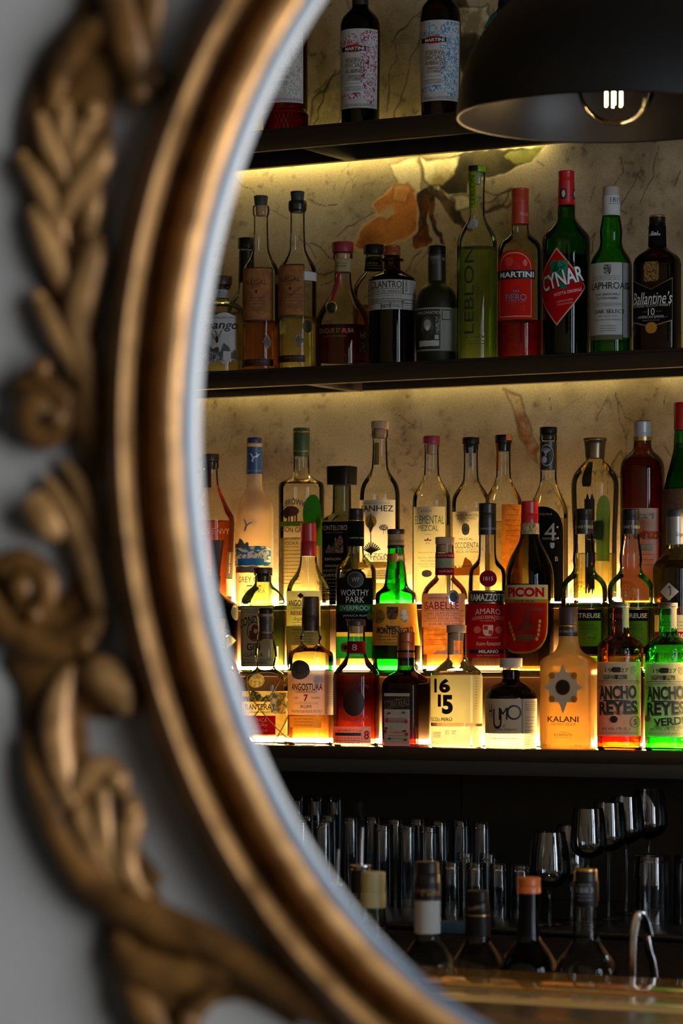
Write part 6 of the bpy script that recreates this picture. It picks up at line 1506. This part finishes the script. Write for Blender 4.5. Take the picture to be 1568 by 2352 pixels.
# ------------------------------------------------------------------ bottles behind the bar top
def bar_bottle(label, x, prof, gl, D=4.36, **k):
    v = CAM + (FWD + RGT * ((x - CX) / F)) * D
    s = F / D
    # body hidden below the bar top: continue the bottle down to the rail
    top_z = (HZ - prof[-1][0]) / s + CAM.z
    base_py = HZ - (Z_RAIL - CAM.z) * s
    hw = min(56, max(q[1] for q in prof))
    full = [(base_py, hw * .94), (base_py - 6, hw)] + [(prof[0][0] + 40, hw)] + list(prof)
    return Bottle(k.pop('name', 'syrup_bottle'), label, G6_, x, v.y, Z_RAIL, full, gl, **k)
CHR = solid('#a8a8aa', .18, .95)
def pourer(b, py0, py1, hw):
    mb = MB(); s = b.s
    mb.lathe([(b.z(py0 + 14), hw * .72 / s), (b.z(py0 + 3), hw * .8 / s), (b.z(py0), hw / s), (b.z(py0 - 3), hw / s), (b.z(py0 - 5), hw * .5 / s)], CHR, n=28); o = mb.build('pourer_collar', b.root)
    mb = MB(); mb.tube([(0, 0, b.z(py0 - 4)), (0.001, -.001, b.z((py0 + py1) / 2)), (0.004, -.003, b.z(py1))], [5.5 / s, 5 / s, 3.4 / s], CHR, n=12); mb.build('pourer_spout', b.root)
b = bar_bottle('clear bottle with a short chrome pourer, furthest left behind the bar', 774, [(2150, 44), (2120, 34), (2095, 24), (2070, 20), (2045, 19), (2036, 19)], CLR, D=4.6, name='pourer_bottle'); pourer(b, 2032, 1950, 21)
b = bar_bottle('black-necked bottle with a long chrome pourer behind the cream-capped bottle', 829, [(2150, 50), (2110, 32), (2080, 26), (2052, 23), (2000, 22), (1996, 22)], CLR, D=4.55, name='pourer_bottle', bands=[(2052, 1998, BLKCAP, .001, 'neck_sleeve', [])]); pourer(b, 1990, 1900, 25)
b = bar_bottle('clear syrup bottle with a cream screw cap behind the bar', 857, [(2240, 66), (2210, 58), (2180, 46), (2150, 36), (2120, 30), (2086, 28), (2082, 27)], glass((.72, .84, .74), .3), D=4.40, caps=[(2085, 2002, 28.5, 28, solid('#a39a6c', .45), 'screw')])
b = bar_bottle('clear syrup bottle with a black cap over a plain white neck label behind the bar', 981, [(2240, 68), (2212, 64), (2190, 52), (2175, 41), (2160, 31), (2150, 28), (2068, 27.5), (2064, 27)], CLR, D=4.35,
  caps=[(2030, 1979, 28, 27, BLKCAP, 'screw')], bands=[(2064, 2026, solid('#0b0b10', .5, 0.0, .2), .0012, 'cap_sleeve', [T('E. Gifford', .4, 2048, 14, 50, ink('#8d6a40'), shear=.4), T('Gifford', -.6, 2044, 9, 34, ink('#8d6a40'), shear=.4)]), (2143, 2068, paper('#a8a7a4', .2), .001, 'neck_label', [])], liq=(2165, liquid((.9, .88, .75), .5)))
b = bar_bottle('clear bottle with an all-black cap and sleeve behind the bar, left of the orange-capped one', 1097, [(2250, 64), (2215, 60), (2195, 50), (2178, 39), (2162, 30), (2150, 28), (2092, 27), (2090, 27)], CLR, D=4.42,
  caps=[(2092, 2045, 27.5, 25, BLKCAP, 'screw')], bands=[(2148, 2090, solid('#0a0a0a', .5, 0.0, .2), .0012, 'neck_sleeve', [T('Southern', -.2, 2082, 9, 40, ink('#a08a6a'), rot=12, shear=.4), R(-1.2, 1.2, 2100, 2102.5, GLD)])], liq=(2170, liquid((.9, .8, .55), .5)))
b = bar_bottle('black glass bottle with a bright orange screw cap behind the bar', 1214, [(2270, 70), (2230, 69), (2212, 64), (2195, 55), (2178, 42), (2164, 32), (2150, 27.5), (2054, 25), (2050, 25)], glass((.012, .010, .008), .5), D=4.33, caps=[(2052, 2015, 27.5, 27, solid('#b4561c', .4), 'screw')])
b = bar_bottle('long-necked clear syrup bottle with a black printed cap behind the bar, nearest the tongs', 1345, [(2270, 74), (2235, 73), (2215, 68), (2200, 60), (2185, 48), (2170, 38), (2155, 32), (2120, 29), (2084, 28), (2081, 27.5)], glass((.86, .86, .82), .3), D=4.43,
  caps=[(2024, 1999, 27, 26, BLKCAP), (2000, 1996, 25.5, 25.5, GLD, 'plain', 'cap_top')], bands=[(2081, 2022, solid('#0b0b0c', .5, 0.0, .2), .001, 'cap_sleeve', [T('DEPUIS', -.1, 2031, 6, 32, ink('#77777a')), T('1883', -.1, 2043, 13, 36, ink('#8d8d90')), T('MAISON', -.1, 2056, 5, 32, ink('#77777a')), T('ROUTIN', -.1, 2065, 5, 32, ink('#77777a'))])])

def tongs():
    D = 4.33; s = F / D
    v = CAM + (FWD + RGT * ((1482 - CX) / F)) * D
    t = thing('ice_tongs', 'bent polished steel tongs standing upright behind the bar', 'tongs', (v.x, v.y, Z_RAIL + .001), 0)
    st = solid('#b9b9bc', .14, 1.0)
    def q(px, py, dd=0.0): return PD(px, py, D + dd) - Vector(t.location)
    zb = HZ - (Z_RAIL + .004 - CAM.z) * s
    for nm, pts in (('arm', [(1466, 2102, .0), (1456, 2130, .0), (1451, 2200, .0), (1450, 2300, .0), (1452, zb - 3, .0)]), ('arm', [(1466, 2102, .0), (1477, 2120, .01), (1488, 2180, .012), (1503, 2260, .014), (1512, zb - 3, .014)])):
        mb = MB(); mb.tube([q(*p) for p in catmull(pts, 5)], 9.0 / s, st, n=12, flat=.35); mb.build(nm, t)
    mb = MB(); mb.tube([q(*p) for p in catmull([(1455, 2140, 0), (1460, 2112, 0), (1468, 2100, 0), (1480, 2112, .006), (1490, 2150, .01)], 5)], 10.0 / s, st, n=12, flat=.35); mb.build('spring_bow', t)
tongs()

# ------------------------------------------------------------------ glasses on the tray
GL = glass((.93, .95, .96), .7, .04, ior=1.55)
def tumbler(label, x, yb, yt, hw, hw2, row, ords=None, up=False, group='tumblers on the tray', z=None, name='tumbler', cat='glass'):
    """upturned straight glass: base (closed end) on top; hw at the tray, hw2 at the top"""
    s = F / DEP(x, row); p = P(x, HZ, row); zb = Z_BC if z is None else z
    h = (yb - yt) / s; r0, r1 = hw / s, hw2 / s
    mb = MB(); th = .0022
    mb.lathe([(.0, r0 - th), (.0006, r0), (.004, r0), (h * .5, (r0 + r1) / 2), (h - .004, r1), (h - .001, r1 - .001), (h, r1 - .004)], GL, n=32, cap0=False)
    mb.lathe([(.0, r0 - th), (h * .5, (r0 + r1) / 2 - th), (h - .014, r1 - th), (h - .010, r1 * .6)][::-1], GL, n=32, cap0=True, cap1=False)
    o = mb.build(name, None, loc=(p.x, row, zb))
    tag(o, label, cat, group)
    return o
zr = 0.0
ordn = ['first', 'second', 'third', 'fourth', 'fifth', 'sixth', 'seventh', 'eighth', 'ninth']
for k, x in enumerate((705, 755, 806, 857, 908, 959, 1009, 1058, 1106)):
    tumbler('tall upturned highball glass, %s from the left in the long back line on the tray' % ordn[k], x, 2064, 1878, 23.5, 21.5, 0.24 if k % 2 else 0.20, group='highball glasses on the tray', name='highball_glass')
for k, x in enumerate((640, 683, 726, 770)):
    tumbler('short upturned glass stacked high at the left, %s from the gilt frame' % ordn[k], x, 2062, 1840, 19, 18, 0.32, group='left-hand glasses at the back of the tray', name='highball_glass')
for k, x in enumerate((690, 742, 880, 936, 985)):
    tumbler('tall upturned highball glass, %s from the left in the front line on the tray' % ordn[k], x, 2078, 1888, 25, 23, 0.02, group='highball glasses on the tray', name='highball_glass')
for k, x in enumerate((1038, 1093, 1146, 1197)):
    tumbler('low upturned tumbler, %s from the left in the short front line' % ordn[k], x, 2090, 1964, 25, 23, -0.12, group='low tumblers on the tray')
for k, x in enumerate((1070, 1122)):
    tumbler('low upturned tumbler behind the short front line, %s from the left' % ordn[k], x, 2086, 1955, 24, 22, 0.05, group='low tumblers on the tray')
for k, (x, y) in enumerate(((1496, -0.10), (1590, -0.06))):
    tumbler('wide upturned mixing glass %s, under the stemware' % ('at the right' if k == 0 else 'cut off by the right edge of view'), x, 2100, 1942, 45, 43, y, group='wide glasses at the right', name='mixing_glass')

def wineglass(label, x, yb, ybot, ytop, hwr, hwb, row, group='stemmed glasses on the tray'):
    s = F / DEP(x, row); p = P(x, HZ, row)
    z = lambda py: (yb - py) / s
    t = thing('wine_glass', label, 'glass', (p.x, row, Z_BC), 0, group)
    hb = ybot - ytop
    mb = MB(); mb.lathe([(0, hwb * .82 / s), (.0012, hwb * .84 / s), (.003, hwb * .4 / s), (.006, 5 / s)], GL, n=32); mb.build('foot', t)
    mb = MB(); mb.lathe([(.0061, 4.5 / s), (z(ybot + 22), 3.2 / s), (z(ybot + 6), 4.2 / s), (z(ybot), 8 / s)], GL, n=14); mb.build('stem', t)
    pr = [(ybot, 3), (ybot - hb * .05, hwb * .45), (ybot - hb * .14, hwb * .82), (ybot - hb * .3, hwb), (ybot - hb * .55, hwb * .96), (ytop, hwr)]
    zz = np.linspace(0, hb, 22); rr = pchip([ybot - q[0] for q in pr], [q[1] for q in pr], zz)
    out = [(z(ybot - a), r / s) for a, r in zip(zz, rr)]
    inn = [(a + .0012, max(.0005, r - .0013)) for a, r in out[1:-1]] + [(out[-1][0], out[-1][1] - .0012)]
    mb = MB(); mb.lathe(out + inn[::-1], GL, n=40, cap0=True, cap1=True); mb.build('bowl', t)
wineglass('stemmed glass with a tulip bowl standing lowest and foremost of the stemware', 1262, 2104, 2022, 1890, 36, 48, -0.22)
wineglass('stemmed glass behind the foremost tulip glass, beside the printed black cap', 1312, 2096, 2010, 1880, 34, 46, -0.08)
for k, (x, yb, y0, y1, row) in enumerate(((1351, 2100, 1948, 1830, -.20), (1397, 2092, 1936, 1822, -.06), (1438, 2085, 1924, 1814, .08), (1490, 2080, 1918, 1803, .20))):
    wineglass('tall stemmed glass with a tapered bowl, %s of the receding row from its front' % ordn[k], x, yb, y0, y1, 34, 42, row, 'tall stemmed glasses in a row')

def small_bits():
    p = P(905, 2130, -0.5)
    t = thing('jar', 'small white jar with an orange lid beside the bar mat', 'jar', (p.x, -0.36, Z_BC - .0119), 0)
    s = F / DEP(905, -0.36)
    mb = MB(); mb.lathe([(0, 24 / s), (.003, 26 / s), (.017, 26 / s), (.020, 22 / s)], solid('#b9b9bb', .5), n=28); mb.build('pot', t)
    mb = MB(); mb.lathe([(.0201, 21 / s), (.022, 25 / s), (.030, 25 / s), (.031, 22 / s)], solid('#a05a20', .5), n=28); mb.build('lid', t)
    a = P(945, 2120, -0.36); 
    mb = MB(); mb.box(a.x + .02, a.x + .12, -0.36, -0.31, Z_BC - .0119, Z_BC + .010, solid('#123a4c', .5), .002)
    tag(mb.build('box'), 'flat blue box lying on the counter behind the white-labelled neck', 'box')
small_bits()
